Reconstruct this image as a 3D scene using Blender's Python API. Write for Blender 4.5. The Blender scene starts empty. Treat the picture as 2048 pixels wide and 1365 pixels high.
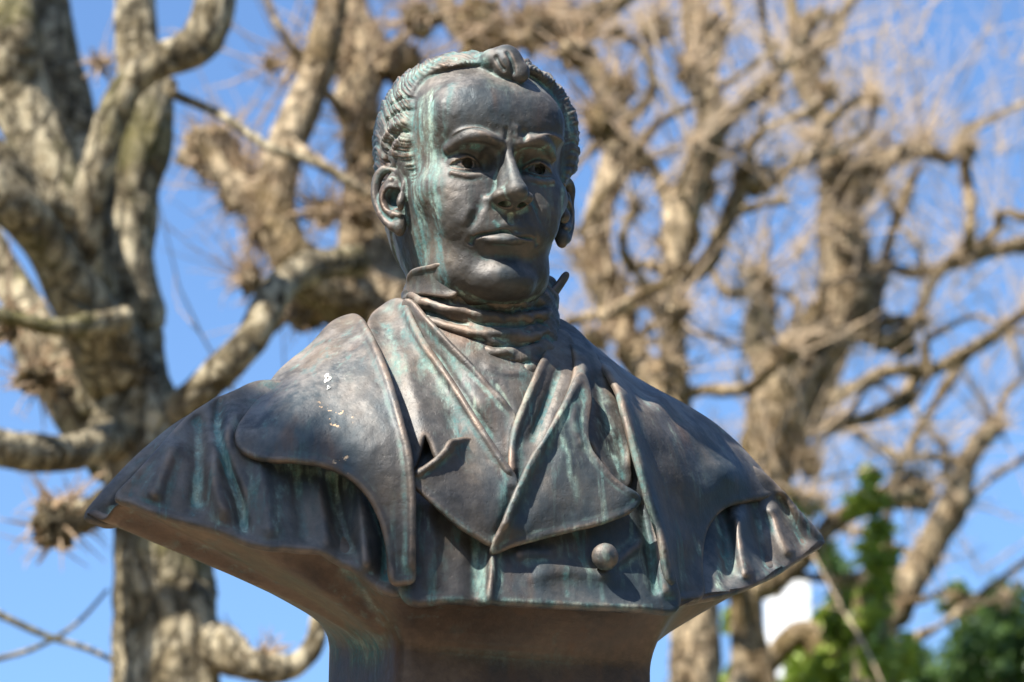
import bpy, math, random
import numpy as np
import openvdb
from mathutils import Vector, Matrix, noise
from mathutils.bvhtree import BVHTree
from mathutils.geometry import delaunay_2d_cdt

random.seed(7); np.random.seed(7)
SC = bpy.context.scene
COL = SC.collection
R = math.radians

# ---------------------------------------------------------------- camera
# the bust stands 4 m in front of the lens, seen from below
S = 0.0006                    # metres per sculpting unit
D = 4.0 / S                   # distance lens to bust in units
PITCH = R(19.0)               # camera looks up
YAW = R(20.0)                 # the bust is turned to the right
CAMZ = 1.55
CAM = np.array([0.0, 0.0, CAMZ])
CX = np.array([1.0, 0.0, 0.0])
CY = np.array([0.0, -math.sin(PITCH), math.cos(PITCH)])
CZ = np.array([0.0, -math.cos(PITCH), -math.sin(PITCH)])
cd = bpy.data.cameras.new('camera')
cam = bpy.data.objects.new('camera', cd); COL.objects.link(cam)
cam.location = CAM
cam.rotation_euler = (math.pi/2 + PITCH, 0, 0)
cd.sensor_width = 36.0
cd.lens = 36.0 * 4.0 / (2048 * S)
cd.clip_start = 0.1; cd.clip_end = 2000
cd.dof.use_dof = True
cd.dof.focus_distance = 3.93
cd.dof.aperture_fstop = 6.2
cd.dof.aperture_blades = 9
SC.camera = cam

# ---------------------------------------------------------------- sky and sun
SUN_AZ = R(-45.0)     # to the left of the camera's own direction back to the viewer
SUN_EL = R(50.0)
# unit vector towards the sun: from the bust towards the viewer is -Y, left is -X
SUN_DIR = Vector((math.sin(SUN_AZ)*math.cos(SUN_EL), -math.cos(SUN_AZ)*math.cos(SUN_EL), math.sin(SUN_EL)))
wd = bpy.data.worlds.new('World'); SC.world = wd; wd.use_nodes = True
nt = wd.node_tree; nt.nodes.clear()
sky = nt.nodes.new('ShaderNodeTexSky'); sky.sky_type = 'NISHITA'; sky.sun_disc = False
sky.sun_elevation = SUN_EL
sky.sun_rotation = math.atan2(SUN_DIR.x, SUN_DIR.y)
sky.air_density = 1.0; sky.dust_density = 1.3; sky.ozone_density = 4.0
bg = nt.nodes.new('ShaderNodeBackground'); bg.inputs['Strength'].default_value = 0.077
wo = nt.nodes.new('ShaderNodeOutputWorld')
tint = nt.nodes.new('ShaderNodeVectorMath'); tint.operation = 'MULTIPLY'; tint.inputs[1].default_value = (0.95, 1.12, 1.27)   # the clear spring blue of the day
nt.links.new(sky.outputs[0], tint.inputs[0]); nt.links.new(tint.outputs[0], bg.inputs[0]); nt.links.new(bg.outputs[0], wo.inputs[0])
sl = bpy.data.lights.new('sun', 'SUN'); sl.energy = 5.0; sl.angle = R(0.5); sl.color = (1.0, 0.95, 0.87)
so = bpy.data.objects.new('sun', sl); COL.objects.link(so)
so.rotation_euler = SUN_DIR.to_track_quat('Z', 'Y').to_euler()
so.location = (-3, -2, 8)
SC.view_settings.view_transform = 'Standard'; SC.view_settings.look = 'None'
SC.view_settings.gamma = 1.0; SC.view_settings.use_curve_mapping = False
SC.view_settings.exposure = 1.3
SC.render.engine = 'CYCLES'
SC.cycles.use_denoising = True
SC.cycles.max_bounces = 6; SC.cycles.diffuse_bounces = 3; SC.cycles.glossy_bounces = 3

# ---------------------------------------------------------------- frames
CP, SP = math.cos(PITCH), math.sin(PITCH)
CYW, SYW = math.cos(YAW), math.sin(YAW)
LX = np.array([1.0, 0, 0]); LY = np.array([0, CP, -SP]); LZ = np.array([0, SP, CP])
EX = CYW*LX - SYW*LZ; EY = LY; EZ = SYW*LX + CYW*LZ     # the bust's own axes in lens space
ORG = np.array([945-1024.0, 682.5-383.0, 0.0])          # centre of the head between the ears

def lens_to_world(p):
    p = np.asarray(p, float)
    return CAM + S*(p[..., 0:1]*CX + p[..., 1:2]*CY + (p[..., 2:3]-D)*CZ)

def bust_to_lens(p):
    p = np.asarray(p, float)
    return ORG + p[..., 0:1]*EX + p[..., 1:2]*EY + p[..., 2:3]*EZ

def bust_to_world(p):
    return lens_to_world(bust_to_lens(p))

def lens_to_bust(p):
    q = np.asarray(p, float) - ORG
    return np.stack([q@EX, q@EY, q@EZ], -1)

def bust_to_pix(p):
    q = bust_to_lens(p); t = D/(D-q[..., 2])
    return np.stack([1024+q[..., 0]*t, 682.5-q[..., 1]*t], -1)

def P(px, py, f):
    """a point of the bust, in its own axes, seen at a picture position and lying f units in front of the neck"""
    px = np.asarray(px, float); py = np.asarray(py, float); f = np.asarray(f, float)
    dx, dy = px-1024.0, 682.5-py
    # point = (dx*t, dy*t, D-D*t);   EZ.(point-ORG) = f
    den = EZ[0]*dx + EZ[1]*dy - EZ[2]*D
    t = (f + EZ@ORG - EZ[2]*D)/den
    p = np.stack([dx*t, dy*t, D-D*t], -1)
    return lens_to_bust(p)

def far(px, py, dist):
    """world position seen at picture position at a horizontal distance from the lens in metres"""
    v = np.array([(px-1024.0)*S, (682.5-py)*S, 0]); w = v[0]*CX + v[1]*CY - 4.0*CZ
    return CAM + w*(dist/w[1])

# ---------------------------------------------------------------- object helpers
def put(o, name, parent=None):
    o.name = name
    COL.objects.link(o)
    if parent is not None: o.parent = parent
    return o

def empty(name, loc, label, cat, group=None):
    o = bpy.data.objects.new(name, None); COL.objects.link(o); o.location = loc
    o.empty_display_size = 0.1
    o['label'] = label; o['category'] = cat
    if group: o['group'] = group
    return o

def new_mesh(name, v, faces, mat=None, smooth=True):
    me = bpy.data.meshes.new(name)
    v = np.asarray(v, np.float32)
    f = np.asarray(faces, np.int32) if not isinstance(faces, list) else None
    if f is not None and f.ndim == 2:
        n = f.shape[1]
        me.vertices.add(len(v)); me.vertices.foreach_set('co', v.ravel())
        me.loops.add(f.size); me.loops.foreach_set('vertex_index', f.ravel())
        me.polygons.add(len(f)); me.polygons.foreach_set('loop_start', np.arange(len(f), dtype=np.int32)*n)
        me.update(calc_edges=True)
    else:
        me.from_pydata(v.tolist(), [], faces)
    if smooth:
        me.polygons.foreach_set('use_smooth', np.ones(len(me.polygons), bool))
    if mat: me.materials.append(mat)
    me.validate()
    return me

def set_attr(me, name, val):
    a = me.attributes.new(name, 'FLOAT', 'POINT'); a.data.foreach_set('value', np.asarray(val, np.float32))

def catmull(pts, n=8, closed=False):
    pts = np.asarray(pts, float); m = len(pts); out = []
    rng = range(m if closed else m-1)
    for i in rng:
        if closed: p0, p1, p2, p3 = pts[i-1], pts[i], pts[(i+1) % m], pts[(i+2) % m]
        else: p0, p1, p2, p3 = pts[max(i-1, 0)], pts[i], pts[i+1], pts[min(i+2, m-1)]
        for k in range(n):
            t = k/n
            out.append(0.5*((2*p1)+(p2-p0)*t+(2*p0-5*p1+4*p2-p3)*t*t+(3*p1-p0-3*p2+p3)*t**3))
    if not closed: out.append(pts[-1])
    return np.array(out)

def vnormals(v, f):
    """vertex normals of a quad or triangle mesh"""
    a = v[f[:, 0]]; c = v[f[:, 2]]
    n = np.cross(v[f[:, 1]]-a, c-a) if f.shape[1] == 3 else np.cross(c-a, v[f[:, 3]]-v[f[:, 1]])
    out = np.zeros_like(v)
    for k in range(f.shape[1]):
        for j in range(3): out[:, j] += np.bincount(f[:, k], n[:, j], len(v))
    return out/(np.linalg.norm(out, axis=1, keepdims=True)+1e-9)

def vnoise(p, scale, seed=0, octaves=2):
    """value noise on an array of points"""
    p = np.asarray(p, float)/scale + seed*17.31
    tot = np.zeros(len(p)); amp = 1.0; s = 0
    for o in range(octaves):
        i = np.floor(p).astype(np.int64); w = p-i; w = w*w*(3-2*w); r = 0
        for dx in (0, 1):
            for dy in (0, 1):
                for dz in (0, 1):
                    h = ((i[:, 0]+dx)*73856093) ^ ((i[:, 1]+dy)*19349663) ^ ((i[:, 2]+dz)*83492791)
                    h = ((h*(h*h*15731+789221)+1376312589) & 0x7fffffff)/1073741824.0-1
                    r = r + h*(w[:, 0] if dx else 1-w[:, 0])*(w[:, 1] if dy else 1-w[:, 1])*(w[:, 2] if dz else 1-w[:, 2])
        tot += r*amp; s += amp; amp *= .5; p = p*2.03+5.1
    return tot/s

def seg_dist(v, pl):
    """distance of every vertex to a polyline, and the position along it (0..1)"""
    L = np.concatenate([[0], np.cumsum(np.linalg.norm(np.diff(pl, axis=0), axis=1))]); L /= L[-1]+1e-9
    best = np.full(len(v), 1e9); tt = np.zeros(len(v))
    for i in range(len(pl)-1):
        a, b = pl[i], pl[i+1]; ab = b-a; q = v-a
        t = np.clip(q@ab/(ab@ab+1e-9), 0, 1)
        d = np.linalg.norm(q-t[:, None]*ab, axis=1)
        m = d < best; best[m] = d[m]; tt[m] = L[i]+(L[i+1]-L[i])*t[m]
    return best, tt
# ================================================================ materials
def nodes(name):
    m = bpy.data.materials.new(name); m.use_nodes = True; nt = m.node_tree
    return m, nt, nt.nodes['Principled BSDF']
def N(nt, t, **k):
    n = nt.nodes.new(t)
    for a, b in k.items():
        if a in n.inputs: n.inputs[a].default_value = b
        else: setattr(n, a, b)
    return n
def L(nt, a, b): nt.links.new(a, b)
def noise_tex(nt, vec, scale, detail=4, rough=0.55, dist=0.0):
    n = N(nt, 'ShaderNodeTexNoise'); n.inputs['Scale'].default_value = scale; n.inputs['Detail'].default_value = detail
    n.inputs['Roughness'].default_value = rough; n.inputs['Distortion'].default_value = dist
    if vec is not None: L(nt, vec, n.inputs['Vector'])
    return n.outputs['Fac']
def ramp(nt, fac, stops):
    r = N(nt, 'ShaderNodeValToRGB'); e = r.color_ramp.elements
    while len(e) < len(stops): e.new(0.5)
    for k, (p, c) in enumerate(stops):
        e[k].position = p; e[k].color = (*c, 1) if len(c) == 3 else c
    L(nt, fac, r.inputs[0]); return r.outputs[0]
def g(v): return (v, v, v)
def mapr(nt, v, a, b, c=0.0, d=1.0):
    n = N(nt, 'ShaderNodeMapRange'); L(nt, v, n.inputs[0])
    for i, x in zip((1, 2, 3, 4), (a, b, c, d)): n.inputs[i].default_value = x
    n.interpolation_type = 'SMOOTHSTEP'; return n.outputs[0]
def math_(nt, op, a, b=0.0):
    n = N(nt, 'ShaderNodeMath', operation=op)
    for i, x in enumerate((a, b)):
        if isinstance(x, (int, float)): n.inputs[i].default_value = x
        else: L(nt, x, n.inputs[i])
    n.use_clamp = False; return n.outputs[0]
def mixc(nt, f, a, b, mode='MIX'):
    n = N(nt, 'ShaderNodeMix', data_type='RGBA', blend_type=mode)
    n.inputs[0].default_value = f if isinstance(f, (int, float)) else 0
    if not isinstance(f, (int, float)): L(nt, f, n.inputs[0])
    for i, x in ((6, a), (7, b)):
        if isinstance(x, tuple): n.inputs[i].default_value = (*x, 1)
        else: L(nt, x, n.inputs[i])
    return n.outputs[2]

def bronze(name, FACE=0.7, BODY=None):
    m, nt, b = nodes(name)
    tc = N(nt, 'ShaderNodeTexCoord').outputs['Object']
    geo = N(nt, 'ShaderNodeNewGeometry')
    pat = N(nt, 'ShaderNodeAttribute', attribute_name='patina').outputs['Fac']
    wear = N(nt, 'ShaderNodeAttribute', attribute_name='wear').outputs['Fac']
    st = N(nt, 'ShaderNodeMapping'); L(nt, tc, st.inputs[0]); st.inputs['Scale'].default_value = (1, 1, 0.10)
    st2 = N(nt, 'ShaderNodeMapping'); L(nt, tc, st2.inputs[0]); st2.inputs['Scale'].default_value = (1, 1, 0.22)
    # body colour: dark brown lacquer, worn and mottled
    big = noise_tex(nt, tc, 9, 5, 0.6); fine = noise_tex(nt, tc, 90, 6, 0.65)
    col = ramp(nt, big, BODY or [(0.30, (0.024, 0.026, 0.028)), (0.5, (0.058, 0.052, 0.046)), (0.68, (0.120, 0.093, 0.068))])
    col = mixc(nt, 0.5, col, ramp(nt, fine, [(0.3, g(0.45)), (0.7, g(0.95))]), 'OVERLAY')
    tz = mapr(nt, noise_tex(nt, st2.outputs[0], 7.0, 5, .6), 0.46, 0.64)
    col = mixc(nt, math_(nt, 'MULTIPLY', tz, 0.2 if BODY else 0.6), col, (0.022, 0.050, 0.066))
    # rusty brown patches
    rb = mapr(nt, noise_tex(nt, st2.outputs[0], 14, 4), 0.56, 0.72)
    col = mixc(nt, math_(nt, 'MULTIPLY', rb, 0.55), col, (0.15, 0.070, 0.030))
    # sunlit tone painted in: patchy pale grey on upward faces
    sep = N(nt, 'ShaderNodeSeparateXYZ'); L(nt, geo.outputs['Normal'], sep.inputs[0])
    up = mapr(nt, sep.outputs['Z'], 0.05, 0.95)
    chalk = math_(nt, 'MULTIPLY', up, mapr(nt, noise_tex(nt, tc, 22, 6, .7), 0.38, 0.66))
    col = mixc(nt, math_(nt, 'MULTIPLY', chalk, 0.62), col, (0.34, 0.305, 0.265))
    # verdigris: in hollows, along drip lines and in long vertical runs
    pt = geo.outputs['Pointiness']
    cav = mapr(nt, pt, 0.499, 0.480)
    edge = mapr(nt, pt, 0.507, 0.535)
    run = noise_tex(nt, st.outputs[0], 60, 3, 0.6, 0.3)
    zone = mapr(nt, noise_tex(nt, tc, 6.0, 3, .5), 0.42, 0.60)
    runs = math_(nt, 'MULTIPLY', mapr(nt, run, 0.53, 0.66), zone)
    speck = noise_tex(nt, tc, 130, 5, 0.75)
    spk = mapr(nt, speck, 0.42, 0.60)
    cavn = math_(nt, 'MULTIPLY', cav, mapr(nt, noise_tex(nt, tc, 12, 5, .65), 0.38, 0.58))
    v = math_(nt, 'ADD', math_(nt, 'MULTIPLY', runs, FACE), math_(nt, 'MULTIPLY', cavn, 0.9))
    run2 = noise_tex(nt, st.outputs[0], 150, 2, 0.5, 0.2)
    pr = math_(nt, 'MULTIPLY', mapr(nt, pat, 0.0, 0.9), mapr(nt, math_(nt, 'ADD', math_(nt, 'MULTIPLY', run, 0.5), math_(nt, 'MULTIPLY', run2, 0.5)), 0.37, 0.58))
    v = math_(nt, 'ADD', v, math_(nt, 'MULTIPLY', pr, 1.15))
    v = math_(nt, 'MULTIPLY', v, math_(nt, 'ADD', math_(nt, 'MULTIPLY', spk, 0.55), 0.45))
    vc = N(nt, 'ShaderNodeClamp'); L(nt, v, vc.inputs[0])
    green = ramp(nt, noise_tex(nt, st2.outputs[0], 26, 5, .7), [(0.32, (0.028, 0.085, 0.095)), (0.46, (0.07, 0.160, 0.150)), (0.56, (0.19, 0.28, 0.24)), (0.68, (0.36, 0.42, 0.32))])
    col = mixc(nt, vc.outputs[0], col, green)
    # rubbed bright edges
    wr = math_(nt, 'MAXIMUM', edge, math_(nt, 'MULTIPLY', wear, 0.55))
    wr = math_(nt, 'MULTIPLY', wr, mapr(nt, noise_tex(nt, tc, 34, 4), 0.35, 0.7))
    col = mixc(nt, math_(nt, 'MULTIPLY', wr, 0.55), col, (0.27, 0.19, 0.135))
    # flaked spots where the bare casting shows
    chip = N(nt, 'ShaderNodeAttribute', attribute_name='chip').outputs['Fac']
    ck = math_(nt, 'MULTIPLY', mapr(nt, chip, 0.1, 0.6), mapr(nt, noise_tex(nt, tc, 75, 4, .7), 0.60, 0.63))
    col = mixc(nt, ck, col, (0.62, 0.42, 0.24))
    L(nt, col, b.inputs['Base Color'])
    mt = math_(nt, 'SUBTRACT', 0.45, math_(nt, 'MULTIPLY', vc.outputs[0], 0.5)); L(nt, mt, b.inputs['Metallic'])
    ro = math_(nt, 'ADD', mapr(nt, big, 0.3, 0.7, 0.52, 0.64), math_(nt, 'MULTIPLY', vc.outputs[0], 0.3)); L(nt, ro, b.inputs['Roughness'])
    b.inputs['Specular IOR Level'].default_value = 0.6
    # cast skin: pits and fine tooling
    bp = N(nt, 'ShaderNodeBump'); bp.inputs['Strength'].default_value = 0.75; bp.inputs['Distance'].default_value = 0.0016
    pits = mapr(nt, noise_tex(nt, tc, 210, 2, .5), 0.30, 0.40)
    h = math_(nt, 'ADD', math_(nt, 'MULTIPLY', noise_tex(nt, tc, 70, 5, .6), 1.0), math_(nt, 'MULTIPLY', pits, 0.12))
    h = math_(nt, 'ADD', h, math_(nt, 'MULTIPLY', vc.outputs[0], 0.25))
    L(nt, h, bp.inputs['Height']); L(nt, bp.outputs[0], b.inputs['Normal'])
    return m

def simple(name, col, rough=0.8, metal=0.0):
    m, nt, b = nodes(name); b.inputs['Base Color'].default_value = (*col, 1); b.inputs['Roughness'].default_value = rough
    b.inputs['Metallic'].default_value = metal; return m

def bark_mat(name, dark, mid, pale, moss=(0.12, 0.11, 0.03), scale=1.0):
    m, nt, b = nodes(name)
    tc = N(nt, 'ShaderNodeTexCoord').outputs['Object']
    c = ramp(nt, noise_tex(nt, tc, 5.5*scale, 6, .65, .6), [(0.28, dark), (0.46, mid), (0.64, pale)])
    v = N(nt, 'ShaderNodeTexVoronoi', feature='DISTANCE_TO_EDGE'); v.inputs['Scale'].default_value = 16*scale
    mp = N(nt, 'ShaderNodeMapping'); mp.inputs['Scale'].default_value = (1, 1, .35); L(nt, tc, mp.inputs[0]); L(nt, mp.outputs[0], v.inputs['Vector'])
    cr = mapr(nt, v.outputs[0], 0.0, 0.18)
    pl = N(nt, 'ShaderNodeTexVoronoi', feature='F1'); pl.inputs['Scale'].default_value = 11*scale; pm = N(nt, 'ShaderNodeMapping'); pm.inputs['Scale'].default_value = (1, 1, .5)
    L(nt, tc, pm.inputs[0]); ad = N(nt, 'ShaderNodeVectorMath', operation='ADD'); nz = N(nt, 'ShaderNodeTexNoise'); nz.inputs['Scale'].default_value = 9.0; L(nt, tc, nz.inputs['Vector'])
    L(nt, pm.outputs[0], ad.inputs[0]); L(nt, nz.outputs['Color'], ad.inputs[1]); L(nt, ad.outputs[0], pl.inputs['Vector'])
    sp = N(nt, 'ShaderNodeSeparateColor'); L(nt, pl.outputs['Color'], sp.inputs[0])
    c = mixc(nt, math_(nt, 'MULTIPLY', mapr(nt, sp.outputs[0], 0.55, 0.7), 0.55), c, pale)
    c = mixc(nt, math_(nt, 'MULTIPLY', mapr(nt, sp.outputs[1], 0.68, 0.8), 0.6), c, dark)
    c = mixc(nt, math_(nt, 'MULTIPLY', math_(nt, 'SUBTRACT', 1.0, cr), 0.6), c, dark)
    c = mixc(nt, math_(nt, 'MULTIPLY', mapr(nt, noise_tex(nt, tc, 3.0*scale, 3), 0.52, 0.66), 0.6), c, moss)
    L(nt, c, b.inputs['Base Color']); b.inputs['Roughness'].default_value = 0.9; b.inputs['Specular IOR Level'].default_value = 0.2
    bp = N(nt, 'ShaderNodeBump'); bp.inputs['Strength'].default_value = 1.0; bp.inputs['Distance'].default_value = 0.035
    h = math_(nt, 'ADD', noise_tex(nt, tc, 26*scale, 6, .7), math_(nt, 'MULTIPLY', cr, 0.5)); L(nt, h, bp.inputs['Height']); L(nt, bp.outputs[0], b.inputs['Normal'])
    return m

def leaf_mat(name, a, c):
    m, nt, b = nodes(name)
    tc = N(nt, 'ShaderNodeTexCoord').outputs['Object']
    col = ramp(nt, noise_tex(nt, tc, 4.0, 4, .7), [(0.35, a), (0.62, c)])
    L(nt, col, b.inputs['Base Color']); b.inputs['Roughness'].default_value = 0.45
    tr = N(nt, 'ShaderNodeBsdfTranslucent'); L(nt, mixc(nt, 0.5, col, (0.18, 0.30, 0.03)), tr.inputs[0])
    mx = N(nt, 'ShaderNodeMixShader'); mx.inputs[0].default_value = 0.35
    L(nt, b.outputs[0], mx.inputs[1]); L(nt, tr.outputs[0], mx.inputs[2])
    L(nt, mx.outputs[0], nt.nodes['Material Output'].inputs[0])
    return m
# ================================================================ head of the bust, sculpted as a distance field
def smin(a, b, k):
    h = np.clip(0.5+0.5*(b-a)/k, 0, 1)
    return b+(a-b)*h - k*h*(1-h)
def smax(a, b, k): return -smin(-a, -b, k)
def sstep(a, b, x):
    t = np.clip((x-a)/(b-a), 0, 1); return t*t*(3-2*t)

HEAD_TILT = (Matrix.Rotation(R(6.0), 3, 'X') @ Matrix.Rotation(R(3.0), 3, 'Z'))
HEAD_M = np.array(HEAD_TILT)
HEAD_O = np.array((0, 4.0, 0))
def head_to_bust(v):
    v = np.array(v, float); y = v[..., 1].copy()
    v[..., 1] = y*(0.965+0.035*np.tanh(y/60.0))
    v[..., 0] += 0.22*np.maximum(v[..., 0]-60, 0)*sstep(120, 50, v[..., 2])*(0.35+0.65*sstep(-20, 50, y))
    return v@HEAD_M.T + HEAD_O

class Sculpt:
    """a mesh in bust axes that can be modelled with strokes given at picture positions"""
    def __init__(self, v, f):
        self.v = np.array(v, float); self.f = np.asarray(f); self.refresh()
        self.pat = np.zeros(len(v))
    def refresh(self):
        self.n = vnormals(self.v, self.f)
        # orient outwards
        c = self.v.mean(0)
        if np.mean(np.sum((self.v-c)*self.n, 1)) < 0: self.n = -self.n
    def tree(self):
        self.bvh = BVHTree.FromPolygons([tuple(p) for p in bust_to_lens(self.v)], self.f.tolist())
    def hit(self, px, py):
        o = Vector((0, 0, D)); d = Vector((px-1024.0, 682.5-py, -D)).normalized()
        h = self.bvh.ray_cast(o, d)
        return None if h[0] is None else lens_to_bust(np.array(h[0]))
    def line(self, pts):
        pts = catmull(pts, 6) if len(pts) > 2 else np.array(pts, float)
        out = [h for h in (self.hit(*p[:2]) for p in pts) if h is not None]
        return np.array(out)
    def stroke(self, pts, r, amp, prof='round', taper=0.25, side=None, pat=0.0, line=None):
        pl = self.line(pts) if line is None else line
        if len(pl) < 2: return
        lo, hi = pl.min(0)-r*1.9, pl.max(0)+r*1.9
        m = np.where(np.all((self.v > lo) & (self.v < hi), axis=1))[0]
        if len(m) == 0: return
        d, t = seg_dist(self.v[m], pl)
        q = d/r
        if prof == 'round': w = np.exp(-q*q*1.8)
        elif prof == 'crease': w = np.clip(1-q, 0, 1)**1.6
        elif prof == 'flat': w = 1-sstep(0.55, 1.1, q)
        tp = np.ones_like(t)
        if taper > 0: tp = sstep(0, taper, t)*sstep(0, taper, 1-t)
        elif taper < 0: tp = sstep(0, -taper, 1-t)
        w = w*tp
        if pat: self.pat[m] = np.maximum(self.pat[m], w*pat)
        if amp: self.v[m] += self.n[m]*(w*amp)[:, None]

class Field:
    def __init__(self, lo, hi, h):
        self.h = h; self.lo = np.array(lo, np.float32)
        self.ax = [np.arange(lo[i], hi[i], h, dtype=np.float32) for i in range(3)]
        self.d = np.full([len(a) for a in self.ax], 1e3, np.float32)
    def box(self, lo, hi):
        sl = tuple(slice(max(0, int((lo[i]-self.lo[i])/self.h)), max(1, int((hi[i]-self.lo[i])/self.h)+2)) for i in range(3))
        X, Y, Z = np.meshgrid(*[self.ax[i][sl[i]] for i in range(3)], indexing='ij', sparse=True)
        return sl, X, Y, Z
    def put(self, lo, hi, fn, k, op='add', pad=None):
        pad = k*1.2+6 if pad is None else pad
        sl, X, Y, Z = self.box(np.array(lo)-pad, np.array(hi)+pad)
        if self.d[sl].size == 0: return
        g = fn(X, Y, Z)
        self.d[sl] = smin(self.d[sl], g, k) if op == 'add' else smax(self.d[sl], -g, k)
    def ell(self, c, r, k=10, op='add', rot=None):
        """ellipsoid; rot = degrees about x, y, z"""
        c = np.array(c, float); r = np.array(r, float); e = max(r)
        M = np.eye(3)
        if rot is not None:
            M = np.array((Matrix.Rotation(R(rot[2]), 3, 'Z') @ Matrix.Rotation(R(rot[1]), 3, 'Y') @ Matrix.Rotation(R(rot[0]), 3, 'X')).transposed())
            lo, hi = c-e, c+e
        else: lo, hi = c-r, c+r
        def fn(X, Y, Z):
            x, y, z = X-c[0], Y-c[1], Z-c[2]
            u = M[0, 0]*x+M[0, 1]*y+M[0, 2]*z; v = M[1, 0]*x+M[1, 1]*y+M[1, 2]*z; w = M[2, 0]*x+M[2, 1]*y+M[2, 2]*z
            k0 = np.sqrt((u/r[0])**2+(v/r[1])**2+(w/r[2])**2)
            k1 = np.sqrt((u/r[0]**2)**2+(v/r[1]**2)**2+(w/r[2]**2)**2)+1e-6
            return k0*(k0-1)/k1
        self.put(lo, hi, fn, k, op)
    def chain(self, pts, rad, k=8, op='add', n=5):
        """a rounded tube through points with a radius each"""
        q = np.column_stack([np.array(pts, float), np.array(rad, float)])
        q = catmull(q, n) if len(q) > 2 else q
        rm = q[:, 3].max()
        lo, hi = q[:, :3].min(0)-rm, q[:, :3].max(0)+rm
        def fn(X, Y, Z):
            best = None
            for a, b in zip(q[:-1], q[1:]):
                ab = b[:3]-a[:3]; x, y, z = X-a[0], Y-a[1], Z-a[2]
                t = np.clip((x*ab[0]+y*ab[1]+z*ab[2])/(ab@ab+1e-6), 0, 1)
                g = np.sqrt((x-t*ab[0])**2+(y-t*ab[1])**2+(z-t*ab[2])**2)-(a[3]+t*(b[3]-a[3]))
                best = g if best is None else np.minimum(best, g)
            return best
        self.put(lo, hi, fn, k, op)
    def mesh(self):
        g = openvdb.FloatGrid(); g.background = 1000.0
        d = np.clip(self.d, -3*self.h, 3*self.h)
        g = openvdb.FloatGrid(3*self.h); g.copyFromArray(np.ascontiguousarray(d), tolerance=0.0)
        pts, quads = g.convertToQuads(0.0)
        v = pts.astype(float)*self.h+self.lo
        return v, quads.astype(np.int64)[:, ::-1]

def ykeys(tab):
    """smooth curve through (y, value) keys"""
    t = np.array(sorted(tab)); q = catmull(t, 10)
    q = q[np.concatenate([[True], np.diff(q[:, 0]) > 1e-3])]
    return lambda y: np.interp(y, q[:, 0], q[:, 1]).astype(np.float32)

HW = ykeys([(-330, 110), (-300, 104), (-285, 88), (-262, 90), (-230, 106), (-190, 124), (-145, 140), (-100, 152), (-50, 162), (0, 165), (50, 168), (100, 170), (150, 165), (190, 149), (220, 126), (243, 92), (256, 52), (263, 8), (285, 1), (340, 1)])
ZF = ykeys([(-330, 60), (-305, 70), (-292, 118), (-280, 162), (-264, 190), (-240, 203), (-205, 199), (-170, 200), (-130, 203), (-90, 204), (-50, 200), (0, 198), (40, 206), (70, 215), (110, 211), (150, 194), (190, 163), (220, 130), (243, 88), (256, 48), (263, 8), (285, 1), (340, 1)])
ZB = ykeys([(-330, -130), (-280, -130), (-200, -140), (-100, -190), (0, -225), (100, -238), (150, -228), (190, -200), (220, -165), (243, -120), (256, -70), (263, -15), (285, -1), (340, -1)])

def head_base(X, Y, Z, grow=0.0):
    a = HW(Y)+grow; zf = ZF(Y)+grow; zb = ZB(Y)-grow
    if grow: # lift the vertex too
        yy = Y*(262.0/(262.0+grow)); g = grow*np.sqrt(np.clip((HW(yy)-1.5)/60, 0, 1)); a = HW(yy)+g; zf = ZF(yy)+g; zb = ZB(yy)-g
    zc = -20.0
    f = np.where(Z > zc, (Z-zc)/np.maximum(zf-zc, 1), (Z-zc)/np.minimum(zb-zc, -1))
    n = 2.25
    rho = (np.abs(X/a)**n + np.abs(f)**n)**(1/n)
    sc = np.minimum(a, 170)*0.95
    return np.maximum((rho-1)*sc, Y-(264.0+grow*.4)+0*rho).astype(np.float32)

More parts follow.
